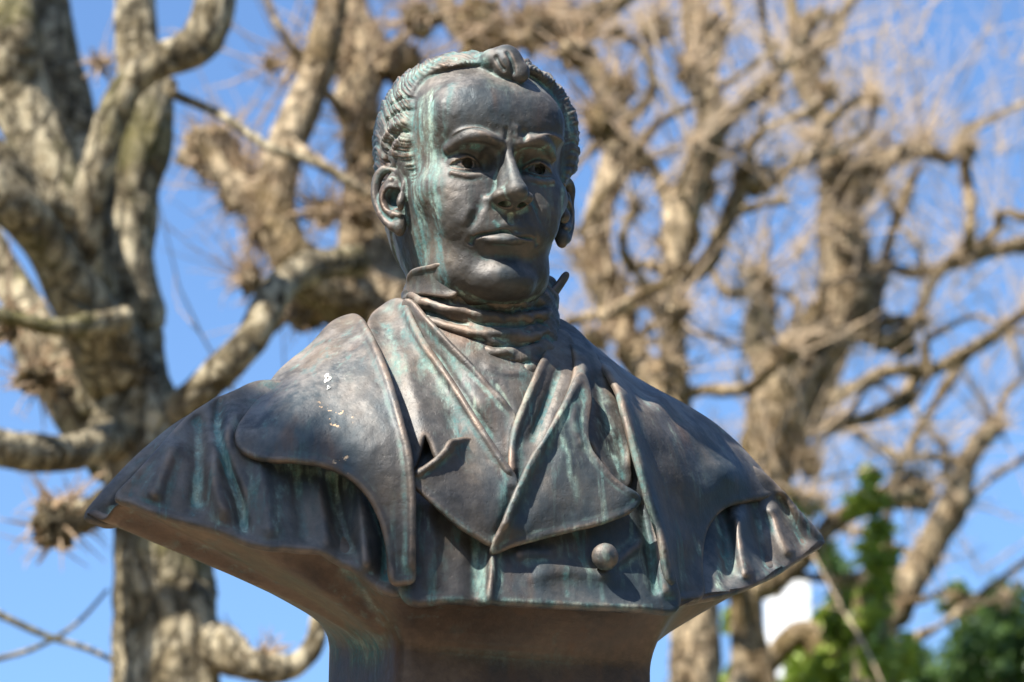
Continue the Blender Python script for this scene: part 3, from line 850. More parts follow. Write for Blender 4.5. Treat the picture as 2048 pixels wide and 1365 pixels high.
def build_garments():
    G = {}
    # ---- left cape: hanging folds, then the shoulder panel over them
    G['cape_fold_outer'] = sheet('cape_fold_outer',
        [(440, 794, -20), (400, 820, -30), (352, 848, -42), (300, 888, -46), (240, 945, -48), (174, 1024, -52), (190, 1036, -40), (212, 1046, -26), (232, 1040, -14), (262, 1030, -10), (320, 960, 0), (400, 880, 0), (450, 830, 0)], [(300, 935, -22)],
        [([(190, 1030), (270, 940), (360, 860)], 22, 14)], thick=20, hem=(0, 6))
    G['cape_drape'] = sheet('cape_drape',
        [(520, 762, -10), (470, 782, -10), (430, 800, -8), (392, 822, 0), (360, 850, 10), (318, 895, 22), (272, 948, 34), (232, 992, 42), (262, 1004, 62), (300, 1020, 82), (350, 1036, 102), (400, 1050, 122),
         (460, 1068, 142), (520, 1090, 160), (585, 1094, 172), (640, 1100, 180), (690, 1124, 190), (740, 1160, 203), (790, 1186, 216), (815, 1160, 210), (800, 1000, 160), (760, 900, 130), (660, 820, 90), (590, 770, 40)],
        [(400, 930, 84), (480, 880, 78), (600, 960, 122), (700, 1000, 136), (500, 1000, 125), (740, 1080, 176), (620, 1040, 150)],
        [([(352, 870), (330, 930), (300, 1010)], 26, 20), ([(395, 850), (398, 930), (392, 1040)], 24, -18, 'round', -.2),
         ([(470, 830), (440, 900), (430, 960), (462, 1060)], 24, 16, 'round', -.2), ([(440, 800), (436, 860), (452, 930), (478, 1000), (492, 1078)], 15, -20, 'round', -.12),
         ([(520, 900), (530, 980), (545, 1090)], 26, 14, 'round', -.2), ([(590, 930), (600, 1010), (612, 1096)], 22, -12, 'round', -.2), ([(640, 960), (650, 1040), (655, 1108)], 18, 10, 'round', -.2),
         ([(662, 960), (676, 1030), (700, 1125)], 24, -26, 'round', -.2), ([(720, 980), (728, 1060), (735, 1155)], 22, 20, 'round', -.2), ([(770, 1010), (772, 1090), (770, 1175)], 16, -18, 'round', -.2)], thick=16, hem=(3, 6))
    G['cape_shoulder_panel'] = sheet('cape_shoulder_panel',
        [(700, 628, -62), (662, 644, -66), (620, 688, -62), (585, 716, -50), (556, 742, -34), (532, 775, -8), (505, 812, 34), (480, 846, 66), (472, 872, 88), (482, 896, 108), (505, 910, 124), (545, 918, 140), (590, 920, 158), (636, 926, 176), (680, 942, 196),
         (715, 965, 214), (745, 1002, 226), (766, 1050, 234), (777, 1100, 238), (782, 1150, 240), (790, 1166, 242), (812, 1164, 246), (828, 1158, 248), (829, 1100, 252), (829, 1030, 255), (826, 960, 254), (818, 905, 246), (806, 850, 228), (790, 790, 196), (772, 735, 150), (752, 690, 100), (730, 652, 30), (716, 632, -30)],
        [(640, 700, 8), (600, 760, 70), (660, 800, 142), (560, 850, 128), (700, 700, 66), (740, 800, 182), (740, 900, 222), (640, 880, 172), (700, 640, -40), (560, 790, 70), (680, 760, 118)],
        [([(722, 640), (764, 730), (796, 830), (818, 920), (824, 1040), (822, 1150)], 12, 7, 'round', 0.05)], thick=15, hem=(2.5, 7))
    # ---- right cape
    G['cape_drape_right'] = sheet('cape_drape_right',
        [(1480, 930, -80), (1530, 948, -90), (1570, 990, -112), (1612, 1035, -134), (1649, 1079, -150), (1625, 1098, -100), (1592, 1120, -48), (1545, 1147, 20), (1500, 1170, 84), (1455, 1184, 124), (1405, 1194, 158), (1370, 1190, 170), (1370, 1080, 70), (1400, 980, -10)],
        [(1440, 1060, 30), (1480, 1040, 0), (1540, 1040, -70), (1580, 1040, -92)],
        [([(1440, 1000), (1452, 1080), (1458, 1180)], 20, -22, 'round', -.2), ([(1478, 1040), (1484, 1100), (1500, 1168)], 18, 30, 'round', -.2), ([(1505, 1000), (1520, 1080), (1545, 1146)], 18, -26, 'round', -.2),
         ([(1545, 1020), (1566, 1080), (1588, 1120)], 14, 24, 'round', -.2), ([(1560, 1000), (1590, 1060), (1615, 1100)], 12, -18, 'round', -.2), ([(1565, 985), (1600, 1030), (1645, 1078)], 12, 14, 'round', -.1)], thick=16, hem=(3, 6))
    G['cape_panel_right'] = sheet('cape_panel_right',
        [(1108, 640, -60), (1150, 660, -64), (1200, 700, -76), (1250, 740, -86), (1310, 776, -94), (1370, 808, -104), (1430, 846, -112), (1480, 890, -116), (1522, 936, -116), (1552, 974, -108), (1540, 990, -84), (1505, 998, -40), (1468, 1006, 10), (1438, 1024, 48), (1416, 1054, 84), (1406, 1096, 116), (1404, 1140, 140), (1408, 1188, 160),
         (1380, 1196, 184), (1352, 1192, 208), (1336, 1140, 212), (1316, 1060, 214), (1294, 970, 210), (1274, 900, 200), (1256, 830, 182), (1242, 782, 160), (1215, 735, 110), (1180, 700, 50), (1140, 665, 0)],
        [(1250, 770, 110), (1300, 840, 128), (1340, 950, 160), (1360, 1080, 178), (1400, 920, 70), (1460, 940, 20), (1380, 850, 20), (1320, 790, 0), (1200, 715, 0)],
        [([(1248, 790), (1272, 880), (1300, 980), (1328, 1080), (1350, 1190)], 15, 30, 'round', -0.08), ([(1300, 860), (1340, 960), (1375, 1060), (1385, 1180)], 34, -12), ([(1330, 820), (1385, 900), (1425, 985)], 24, -9), ([(1380, 830), (1440, 910), (1480, 980)], 24, 8)], thick=15, hem=(2.5, 7))
    # ---- coat front under the lapels
    G['coat_front'] = sheet('coat_front',
        [(812, 880, 150), (900, 820, 160), (1030, 800, 160), (1180, 820, 160), (1250, 850, 160), (1300, 960, 190), (1330, 1060, 200), (1345, 1130, 212), (1356, 1214, 222), (1280, 1212, 250), (1200, 1208, 259), (1100, 1204, 262), (1000, 1200, 260), (900, 1196, 246), (812, 1190, 232), (806, 1050, 212)],
        [(1000, 1060, 226), (1150, 1080, 228), (1150, 1150, 240), (1280, 1100, 220), (1240, 1160, 234), (880, 1060, 220), (900, 1150, 236)],
        [([(986, 1100), (984, 1150), (976, 1206)], 14, 18, 'round', 0), ([(950, 1080), (948, 1206)], 22, -10, 'round', 0), ([(1020, 1112), (1060, 1104), (1120, 1108)], 20, 9), ([(1040, 1160), (1120, 1140), (1200, 1150), (1280, 1170)], 26, 10),
         ([(1305, 1000), (1318, 1080), (1340, 1200)], 16, 12, 'round', -.1), ([(1282, 1010), (1296, 1090), (1312, 1200)], 12, -12, 'round', -.1), ([(1190, 1160), (1240, 1120), (1300, 1070)], 16, 8), ([(860, 980), (862, 1190)], 26, 8)], thick=20, hem=(0, 6))
    # ---- shirt and waistcoat
    G['shirt_front'] = sheet('shirt_front',
        [(860, 640, 40), (960, 620, 70), (1100, 640, 40), (1112, 700, 80), (1086, 745, 130), (1060, 800, 160), (1036, 850, 180), (1026, 900, 188), (985, 840, 176), (930, 770, 140), (880, 700, 90)],
        [(1000, 720, 128), (1005, 780, 160)],
        [([(960, 720), (1000, 742), (1060, 744)], 12, 6), ([(985, 760), (1012, 800), (1024, 840)], 10, -5)], thick=14, hem=(0, 5))
    G['waistcoat_left'] = sheet('waistcoat_left',
        [(806, 600, 20), (824, 606, 40), (850, 640, 82), (890, 682, 118), (935, 726, 150), (980, 776, 176), (1018, 816, 196), (1030, 832, 202), (1022, 880, 210), (1030, 966, 222), (1005, 960, 206), (940, 880, 176), (880, 790, 130), (835, 700, 74), (808, 640, 24)],
        [(960, 800, 188)],
        [([(836, 622), (890, 684), (950, 742), (1022, 818)], 9, 7, 'round', .06), ([(850, 680), (920, 780), (1000, 900)], 14, -6)], thick=12, hem=(2, 5))
    G['waistcoat_right'] = sheet('waistcoat_right',
        [(1108, 660, 60), (1096, 700, 110), (1080, 736, 150), (1062, 772, 172), (1044, 812, 190), (1026, 850, 202), (1018, 900, 214), (1024, 962, 232), (1034, 980, 238), (1062, 930, 228), (1100, 860, 205), (1136, 790, 172), (1150, 720, 110), (1140, 670, 60)],
        [(1080, 820, 190)],
        [([(1098, 700), (1078, 746), (1046, 820), (1026, 890), (1026, 960)], 13, 14, 'round', .08), ([(1124, 720), (1096, 800), (1056, 900)], 15, -14)], thick=12, hem=(2, 5))
    # ---- coat collar and lapels
    G['collar_left'] = sheet('collar_left',
        [(764, 612, -30), (782, 600, -14), (802, 598, 6), (814, 612, 26), (822, 634, 52), (846, 676, 100), (880, 724, 138), (918, 780, 172), (960, 848, 208), (1000, 908, 234), (1034, 962, 250), (1010, 990, 248), (940, 960, 232), (880, 920, 212), (862, 880, 202), (848, 866, 196), (838, 900, 196), (828, 936, 196), (812, 925, 190), (798, 850, 162), (778, 770, 120), (752, 700, 66), (738, 655, 20), (745, 628, -20)],
        [(800, 680, 62), (850, 780, 146), (900, 860, 196)],
        [([(806, 606), (840, 680), (900, 764), (960, 856), (1026, 956)], 10, 9, 'round', .05), ([(770, 625), (800, 700), (830, 790), (850, 860)], 24, 8), ([(842, 700), (890, 790), (930, 870)], 26, -6)], thick=13, hem=(2, 6))
    G['lapel_left'] = sheet('lapel_left',
        [(815, 953, 236), (830, 944, 244), (850, 932, 250), (872, 916, 253), (890, 900, 252), (908, 881, 246), (914, 884, 232), (935, 878, 214), (970, 888, 218), (1006, 922, 236), (1033, 962, 252), (1034, 1000, 262), (1018, 1040, 264), (1000, 1075, 262), (988, 1090, 260), (960, 1076, 262), (920, 1050, 262), (880, 1016, 258), (845, 984, 248), (822, 966, 240)],
        [(930, 970, 254)],
        [([(830, 952), (872, 926), (906, 892)], 6, 7, 'round', .1), ([(845, 950), (880, 930), (905, 905)], 5, -4), ([(1030, 970), (1018, 1020), (994, 1080)], 14, -8, 'round', .1)], thick=12, hem=(4, 5), nohem=[(985, 895, 78), (1040, 970, 50)])
    G['collar_right'] = sheet('collar_right',
        [(1112, 636, 0), (1140, 648, 0), (1168, 672, 20), (1190, 706, 60), (1212, 750, 100), (1232, 800, 134), (1248, 860, 166), (1258, 920, 192), (1262, 958, 204), (1250, 976, 214), (1230, 958, 214), (1204, 920, 214), (1180, 880, 214), (1150, 880, 222), (1110, 860, 214), (1130, 800, 186), (1150, 745, 150), (1150, 700, 100), (1120, 665, 40)],
        [(1190, 810, 168), (1220, 900, 196)],
        [([(1165, 700), (1168, 745), (1130, 820)], 16, 18, 'round', .1), ([(1192, 730), (1200, 800), (1222, 880)], 16, -12), ([(1240, 790), (1256, 880), (1262, 950)], 10, 8)], thick=14, hem=(3, 6))
    G['lapel_right'] = sheet('lapel_right',
        [(1168, 746, 176), (1150, 760, 190), (1128, 806, 214), (1098, 860, 236), (1062, 926, 254), (1030, 990, 266), (1003, 1060, 272), (990, 1088, 264), (984, 1108, 256), (1000, 1104, 256), (1026, 1092, 258), (1070, 1078, 261), (1130, 1062, 263), (1190, 1048, 262), (1240, 1032, 257), (1270, 1016, 252), (1282, 1000, 250), (1272, 986, 258), (1248, 972, 254), (1222, 950, 250), (1198, 920, 242), (1180, 892, 234), (1176, 850, 220), (1182, 790, 196)],
        [(1130, 960, 256), (1180, 1000, 258), (1140, 860, 232)],
        [([(1166, 752), (1132, 812), (1092, 880), (1045, 968), (1006, 1066)], 10, 9, 'round', .05), ([(1120, 870), (1080, 960), (1030, 1060)], 24, -6), ([(1152, 800), (1150, 850), (1170, 900)], 12, 7)], thick=12, hem=(5, 5))
    # stand of the shirt collar
    G['collar_point_left'] = sheet('collar_point_left',
        [(812, 566, -26), (816, 549, 4), (830, 540, 34), (856, 534, 74), (880, 529, 106), (891, 538, 108), (904, 562, 108), (914, 584, 110), (900, 592, 104), (870, 590, 74), (840, 586, 34), (816, 586, -16)], [(850, 562, 52)],
        [([(822, 546), (852, 538), (880, 533)], 5, 5)], thick=9, hem=(3, 4), step=3.5)
    G['collar_point_right'] = sheet('collar_point_right',
        [(1086, 594, 70), (1104, 584, 60), (1120, 566, 50), (1130, 550, 48), (1137, 544, 46), (1139, 552, 44), (1130, 568, 42), (1116, 590, 40), (1104, 608, 44), (1090, 612, 60)], [],
        [], thick=9, hem=(1, 4), step=3.5)
    return G

def tuck_in(core, G):
    """keep the body of the cast inside the cloth that lies on it"""
    px = bust_to_pix(core.v); front = (core.n@EZ_B > -0.2)
    for k, g in G.items():
        m = np.where(in_poly(px, g.poly) & (core.v[:, 2] > -160))[0]
        if len(m) == 0: continue
        lim = np.maximum(g.ev(px[m])-g.thick-10, -150)
        wr = np.clip((core.ncut+420-m)/(420*5.0), 0, 1)
        core.v[m, 2] = np.where(core.v[m, 2] > lim, lim*wr+core.v[m, 2]*(1-wr), core.v[m, 2])
    low = np.where(core.v[:, 1] < P(1060, 1150, 226)[1])[0]
    sm = relax(core.v, core.f, 6, 0.6, None); w = sstep(P(1060, 1195, 226)[1], P(1060, 1120, 226)[1], core.v[:, 1])[:, None]
    w = w*(np.arange(len(core.v)) < core.ncut)[:, None]
    core.v = core.v*(1-w)+sm*w
    core.refresh()
EZ_B = np.array((0, 0, 1.0))

def build_cravat():
    N = 260; th = np.linspace(-np.pi, np.pi, N, endpoint=False); rings = []
    tab = [(556, 838, 1085, 60), (564, 820, 1098, 84), (575, 814, 1102, 98), (600, 811, 1103, 108), (630, 812, 1102, 112), (660, 822, 1104, 116), (690, 838, 1106, 122), (715, 856, 1104, 128), (740, 880, 1098, 132), (770, 900, 1080, 128)]
    tab = catmull(np.array(tab, float), 7)
    for py, xl, xr, f in tab:
        Lq, Rq, Fq = P(xl, py, -38), P(xr, py+8, -38), P((xl+xr)/2, py, f)
        cx, cz = (Lq[0]+Rq[0])/2, -38.0; ax = (Rq[0]-Lq[0])/2; n = 2.15
        cs, sn = np.cos(th), np.sin(th); r = (np.abs(cs)**n+np.abs(sn)**n)**(-1/n)
        X = cx+ax*r*cs; Z = np.where(sn > 0, (Fq[2]-cz), 125)*r*sn+cz
        w = np.abs(r*cs); Y = Fq[1]*(1-w)+(Lq[1]*(cs < 0)+Rq[1]*(cs >= 0))*w
        rings.append(np.column_stack([X, Y, Z]))
    sc = loft(rings); sc.tree(); K = sc.stroke
    # wrapped folds
    K([(814, 590), (850, 606), (900, 620), (960, 632), (1020, 636)], 8, 9, 'round', .15)
    K([(814, 604), (850, 622), (900, 640), (950, 650)], 7, -9, 'round', .15)
    K([(820, 622), (870, 644), (930, 662), (1000, 672), (1060, 668)], 9, 9, 'round', .15)
    K([(905, 600), (950, 612), (1000, 620), (1060, 618), (1100, 608)], 9, -9, 'round', .15)
    K([(930, 640), (990, 652), (1050, 650), (1100, 640)], 8, -8, 'round', .15)
    K([(840, 655), (900, 690), (960, 708), (1040, 706)], 9, 8, 'round', .15)
    K([(900, 672), (960, 690), (1040, 692), (1090, 676)], 7, -9, 'round', .15)
    K([(960, 600), (1010, 606), (1060, 604)], 8, 8, 'round', .2)
    K([(1000, 636), (1060, 634), (1102, 624)], 8, 8, 'round', .15)
    K([(1010, 678), (1060, 676), (1098, 660)], 7, 7, 'round', .15)
    K([(940, 722), (1000, 730), (1070, 724)], 8, -7, 'round', .15)
    K([(818, 578), (856, 592), (905, 604)], 5, -6, 'round', .2)
    K([(905, 588), (915, 600), (930, 596)], 16, 12, 'round', .1)
    q = sc.v.copy(); q[:, 1] = q[:, 1]*4.2+q[:, 0]*1.1
    w = 1-np.abs(vnoise(q, 62, 4, 2))*2
    sc.refresh(); sc.v += sc.n*(1.6*vnoise(sc.v, 18, 4)+5.0*w)[:, None]
    return sc

def build_button(px, py, f, r):
    N, M = 28, 16; c = P(px, py, f); v = []
    for i in range(M+1):
        a = -0.5*math.pi + math.pi*min(i/M, .97)
        z = math.sin(a)*r*0.8; rr = math.cos(a)*r*(1 if z > 0 else 1)
        if z < -r*.35: rr = max(rr*.9, r*.45) if i else r*.45; 
        for k in range(N):
            t = 2*math.pi*k/N; v.append((rr*math.cos(t), rr*math.sin(t), z-(0 if i else 14)))
    v = np.array(v)+c
    rings = [v[i*N:(i+1)*N] for i in range(M+1)]
    sc = loft(rings); sc.v += sc.n*(1.3*vnoise(sc.v, 12, 2))[:, None]; sc.rim = np.zeros(len(sc.v)); return sc

def patina_garments(G):
    def K(name, pts, r, p, tp=.12):
        g = G[name]
        if not hasattr(g, 'bvh'): g.tree()
        g.stroke(pts, r, 0, 'round', tp, pat=p)
    K('cape_drape', [(452, 800), (436, 850), (452, 930), (478, 1000), (492, 1078)], 15, 1.0)
    K('cape_drape', [(395, 940), (385, 1040)], 16, .5); K('cape_drape', [(560, 960), (556, 1085)], 22, .5)
    K('cape_drape', [(700, 940), (750, 1010), (768, 1090), (772, 1175)], 18, .8); K('cape_drape', [(540, 930), (640, 945), (720, 985)], 18, .6)
    K('cape_fold_outer', [(222, 1010), (228, 1040)], 14, 1.0); K('cape_fold_outer', [(350, 860), (330, 890)], 10, .6)
    K('collar_left', [(798, 602), (820, 640), (860, 700)], 12, .95); K('collar_left', [(766, 640), (790, 700), (800, 760)], 14, .7)
    K('collar_left', [(880, 740), (900, 820), (930, 880)], 24, .6); K('collar_left', [(806, 650), (812, 760)], 9, .6)
    K('collar_left', [(855, 880), (842, 915)], 12, .8)
    K('lapel_left', [(980, 900), (1010, 960), (1000, 1070)], 18, .7); K('lapel_left', [(900, 900), (870, 940)], 16, .5); K('lapel_left', [(860, 1000), (930, 1056), (985, 1088)], 9, .7)
    K('waistcoat_left', [(840, 640), (900, 720), (950, 790)], 10, .7); K('waistcoat_right', [(1078, 745), (1046, 810), (1030, 860)], 10, .9); K('waistcoat_right', [(1090, 780), (1080, 900)], 10, .5)
    K('lapel_right', [(1152, 790), (1110, 860), (1050, 960), (1008, 1060)], 13, 1.0); K('lapel_right', [(1120, 860), (1140, 940), (1165, 1020)], 14, .6)
    K('lapel_right', [(1170, 770), (1160, 830), (1150, 870)], 14, .7); K('lapel_right', [(1020, 1095), (1130, 1066), (1240, 1034)], 8, .6)
    K('collar_right', [(1120, 680), (1135, 760)], 12, .7); K('collar_right', [(1190, 830), (1230, 920), (1252, 970)], 14, .8)
    K('cape_panel_right', [(1230, 780), (1262, 880), (1290, 990), (1318, 1090), (1342, 1200)], 10, 1.0)
    K('cape_panel_right', [(1440, 890), (1470, 950)], 7, .7); K('cape_panel_right', [(1380, 940), (1400, 1000)], 18, .45)
    K('cape_panel_right', [(1120, 650), (1180, 720), (1220, 770)], 10, .8)
    K('coat_front', [(968, 1090), (962, 1140), (966, 1200)], 14, .9); K('coat_front', [(1130, 1140), (1136, 1200)], 8, .7); K('coat_front', [(1296, 1080), (1318, 1140), (1340, 1208)], 16, 1.0)
    K('coat_front', [(820, 1198), (1000, 1200), (1200, 1212), (1350, 1214)], 8, .7); K('coat_front', [(1200, 1160), (1210, 1210)], 10, .5)
    K('cape_drape_right', [(1425, 1010), (1440, 1080), (1436, 1190)], 12, .8); K('cape_drape_right', [(1520, 1060), (1534, 1140)], 10, .8)
    g = G['cape_shoulder_panel']; g.tree(); c1 = g.hit(672, 822)
    dd = np.linalg.norm((g.v-c1)*np.array((1, 1, .6)), axis=1); g.chip = sstep(52, 18, dd)
    c2 = g.hit(685, 920); g.chip = np.maximum(g.chip, .7*sstep(40, 10, np.linalg.norm((g.v-c2)*np.array((1.6, .8, 1)), axis=1)))
    K('cape_shoulder_panel', [(560, 735), (600, 722)], 12, .6); K('cape_shoulder_panel', [(720, 640), (750, 690)], 8, .6)
    K('collar_point_left', [(880, 535), (905, 575)], 8, .9)

def build_splash(g, px, py, r):
    """a dried white splash, a thin crusty disc with a ragged outline lying on the cloth"""
    rng = np.random.RandomState(5); n = 26; v = []; F = []
    rad = [r*(1+.28*math.sin(2*math.pi*k/n*3+1)+.15*math.sin(2*math.pi*k/n*5+2)) for k in range(n)]
    for q, lift in ((0.0, 1.8), (.55, 1.6), (.9, 1.2), (1.0, -.6)):
        for k in range(n):
            a = 2*math.pi*k/n; x, y = px+rad[k]*q*math.cos(a), py+rad[k]*q*math.sin(a)*1.35
            h = g.hit(x, y); v.append(h+np.array((0, .3, 1))*lift if h is not None else v[-1])
    for i in range(3):
        for k in range(n): a, b = i*n+k, i*n+(k+1) % n; F += [(a, b, b+n), (a, b+n, a+n)]
    sc = Sculpt(np.array(v), np.array(F)); sc.rim = np.zeros(len(v)); return sc
# ================================================================ ground, pedestal, house
def build_ground():
    n = 96; v = [(0, 4, 0)]; F = []
    radii = [2, 5, 10, 20, 40, 80, 160, 400, 900]
    rng = np.random.RandomState(3)
    for r in radii:
        for k in range(n):
            a = 2*math.pi*k/n
            v.append((r*math.cos(a), 4+r*math.sin(a), 0.0 if r < 8 else float(rng.normal(0, .02*math.log(r)))))
    T = [(0, 1+k, 1+(k+1) % n) for k in range(n)]
    for i in range(len(radii)-1):
        for k in range(n):
            a, b = 1+i*n+k, 1+i*n+(k+1) % n; T += [(a, a+n, b+n), (a, b+n, b)]
    m, nt, b = nodes('park_ground')
    tc = N(nt, 'ShaderNodeTexCoord').outputs['Object']
    geo = N(nt, 'ShaderNodeNewGeometry').outputs['Position']
    gr = ramp(nt, noise_tex(nt, tc, 40, 6, .7), [(0.3, (0.24, 0.18, 0.12)), (0.7, (0.44, 0.35, 0.25))])
    gs = ramp(nt, noise_tex(nt, tc, 12, 6, .7), [(0.3, (0.04, 0.07, 0.02)), (0.7, (0.10, 0.14, 0.04))])
    ln = N(nt, 'ShaderNodeVectorMath', operation='LENGTH'); sb = N(nt, 'ShaderNodeVectorMath', operation='SUBTRACT'); sb.inputs[1].default_value = (0, 4, 0)
    L(nt, geo, sb.inputs[0]); L(nt, sb.outputs[0], ln.inputs[0])
    L(nt, mixc(nt, mapr(nt, math_(nt, 'ADD', ln.outputs['Value'], math_(nt, 'MULTIPLY', noise_tex(nt, tc, 1.5, 3), 1.0)), 6.4, 6.7), gr, gs), b.inputs['Base Color'])
    b.inputs['Roughness'].default_value = 0.95
    bp = N(nt, 'ShaderNodeBump'); bp.inputs['Distance'].default_value = 0.02; L(nt, noise_tex(nt, tc, 60, 4), bp.inputs['Height']); L(nt, bp.outputs[0], b.inputs['Normal'])
    o = bpy.data.objects.new('ground', new_mesh('ground', v, np.array(T), m, smooth=False)); put(o, 'ground'); o['kind'] = 'structure'

def ring_box(hx, hy, z0, z1, bev):
    """bevelled block as a closed vertex list and faces, centred on its own axis"""
    prof = [(0, z0), (hx-bev, z0), (hx, z0+bev), (hx, z1-bev), (hx-bev, z1), (0, z1)]
    v = []; F = []
    for (x, z) in prof[1:-1]:
        k = hx-x
        a, b = hx-k, hy-k; c = bev
        v += [(a, b-c, z), (a-c, b, z), (-a+c, b, z), (-a, b-c, z), (-a, -b+c, z), (-a+c, -b, z), (a-c, -b, z), (a, -b+c, z)]
    for i in range(3):
        for k in range(8): F.append((i*8+k, i*8+(k+1) % 8, (i+1)*8+(k+1) % 8, (i+1)*8+k))
    F.append(tuple(range(7, -1, -1))); F.append(tuple(range(24, 32)))
    return v, F

def build_pedestal():
    m, nt, b = nodes('granite'); tc = N(nt, 'ShaderNodeTexCoord').outputs['Object']
    L(nt, ramp(nt, noise_tex(nt, tc, 120, 5, .8), [(0.35, (0.10, 0.095, 0.09)), (0.5, (0.30, 0.29, 0.27)), (0.68, (0.45, 0.43, 0.40))]), b.inputs['Base Color']); b.inputs['Roughness'].default_value = 0.6
    top = BASE[2]
    r = empty('stone_pedestal', (BASE[0], BASE[1], 0), 'grey granite block pedestal carrying the bronze bust', 'pedestal')
    r.rotation_euler = (0, 0, YAW)
    for nm, hx, z0, z1 in (('plinth', .34, 0, .22), ('shaft', .26, .222, top-.124), ('cap', .31, top-.12, top-.003)):
        v, F = ring_box(hx, hx, z0, z1, .012)
        put(bpy.data.objects.new(nm, new_mesh(nm, v, F, m, False)), nm, r)

def build_house():
    d = 36.0
    white = nodes('white_render'); m, nt, b = white; tc = N(nt, 'ShaderNodeTexCoord').outputs['Object']
    L(nt, ramp(nt, noise_tex(nt, tc, 3, 4), [(0.3, (0.72, 0.71, 0.69)), (0.7, (0.82, 0.81, 0.79))]), b.inputs['Base Color']); b.inputs['Roughness'].default_value = 0.9
    roof = simple('grey_slate', (0.10, 0.11, 0.13), 0.7); glass = simple('dark_glass', (0.03, 0.04, 0.05), 0.1); frame = simple('window_paint', (0.6, 0.6, 0.58), 0.5)
    a = far(1390, 1362, d); c = far(2120, 1362, d); zt = far(1560, 1352, d)[2]
    cx, hw = (a[0]+c[0])/2, (c[0]-a[0])/2
    r = empty('white_house', (cx, d+3, 0), 'white rendered house far behind the ivy, its wall top glimpsed at the lower right', 'house')
    def part(nm, lo, hi, mat, parent=r, bev=.02):
        lo, hi = np.array(lo, float), np.array(hi, float); ce = (lo+hi)/2; h = (hi-lo)/2
        v, F = ring_box(h[0], h[1], -h[2], h[2], bev)
        v = np.array(v)+ce; return put(bpy.data.objects.new(nm, new_mesh(nm, v, F, mat, False)), nm, parent)
    part('wall', (-hw, -3, 0), (hw, 3, zt), m)
    v = [(-hw-.3, -3.4, zt-.1), (hw+.3, -3.4, zt-.1), (hw+.3, 3.4, zt-.1), (-hw-.3, 3.4, zt-.1), (-hw-.3, 0, zt+.32), (hw+.3, 0, zt+.32)]
    rf = put(bpy.data.objects.new('roof', new_mesh('roof', v, [(0, 1, 5, 4), (2, 3, 4, 5), (0, 4, 3), (1, 2, 5), (3, 2, 1, 0)], roof, False)), 'roof', r)
    p = far(1572, 1172, d+2.0)
    part('chimney', (p[0]-cx-.24, -1.5, zt-.05), (p[0]-cx+.24, -.9, p[2]), m, rf)
    part('chimney_cap', (p[0]-cx-.2, -1.46, p[2]+.002), (p[0]-cx+.2, -.94, p[2]+.10), m, rf)
    for k in range(4):
        x = -hw+1.0+k*(2*hw-2)/3
        for z in (1.2, 4.2):
            w = part('window', (x-.5, -3.05, z), (x+.5, -2.99, z+1.4), frame); part('pane', (x-.43, -3.07, z+.07), (x+.43, -3.052, z+1.33), glass, w)

# ================================================================ plane trees
def tube(path, rad, sides=16, rough=0.12, seed=0, knob=0.0, dens=None):
    path = np.asarray(path, float); rad = np.asarray(rad, float)
    L_ = np.linalg.norm(np.diff(path, axis=0), axis=1).sum()
    q = catmull(np.column_stack([path, rad]), max(3, int(L_/(len(path)*max(rad.min(), .02)*0.7))+2) if dens is None else dens)
    c, r = q[:, :3], np.maximum(q[:, 3], 1e-3)
    t = np.gradient(c, axis=0); t /= np.linalg.norm(t, axis=1, keepdims=True)+1e-9
    up = np.array([0.13, 0.97, 0.2]); u = np.cross(t, up); u /= np.linalg.norm(u, axis=1, keepdims=True)+1e-9; w = np.cross(t, u)
    a = np.linspace(0, 2*np.pi, sides, endpoint=False)
    v = c[:, None]+(u[:, None]*np.cos(a)[None, :, None]+w[:, None]*np.sin(a)[None, :, None])*r[:, None, None]
    v = v.reshape(-1, 3)
    if rough:
        rr = np.repeat(r, sides); cc = np.repeat(c, sides, 0); o = (v-cc)/rr[:, None]
        d = vnoise(v, max(float(r.mean())*1.5, .02), seed, 3)*rough*1.9 + np.abs(vnoise(v*np.array((1, 1, .4)), max(float(r.mean())*.5, .015), seed+9, 2))*rough*.9 + vnoise(v, max(float(r.mean())*4, .05), seed+2, 1)*(rough+knob)*0.9+.03
        v = cc+o*(rr*(1+d))[:, None]
    n = len(c); F = []
    k = np.arange(sides); k1 = (k+1) % sides
    for i in range(n-1): F.append(np.column_stack([k+i*sides, k1+i*sides, k1+(i+1)*sides, k+(i+1)*sides]))
    F = np.vstack(F)
    e0 = len(v); v = np.vstack([v, c[:1]-t[:1]*r[0]*.5, c[-1:]+t[-1:]*r[-1]*.6])
    cap = np.vstack([np.column_stack([k1, k, np.full(sides, e0), np.full(sides, e0)]), np.column_stack([k+(n-1)*sides, k1+(n-1)*sides, np.full(sides, e0+1), np.full(sides, e0+1)])])
    return v, F, cap

def tri_quads(F): return np.vstack([F[:, [0, 1, 2]], F[:, [0, 2, 3]]])

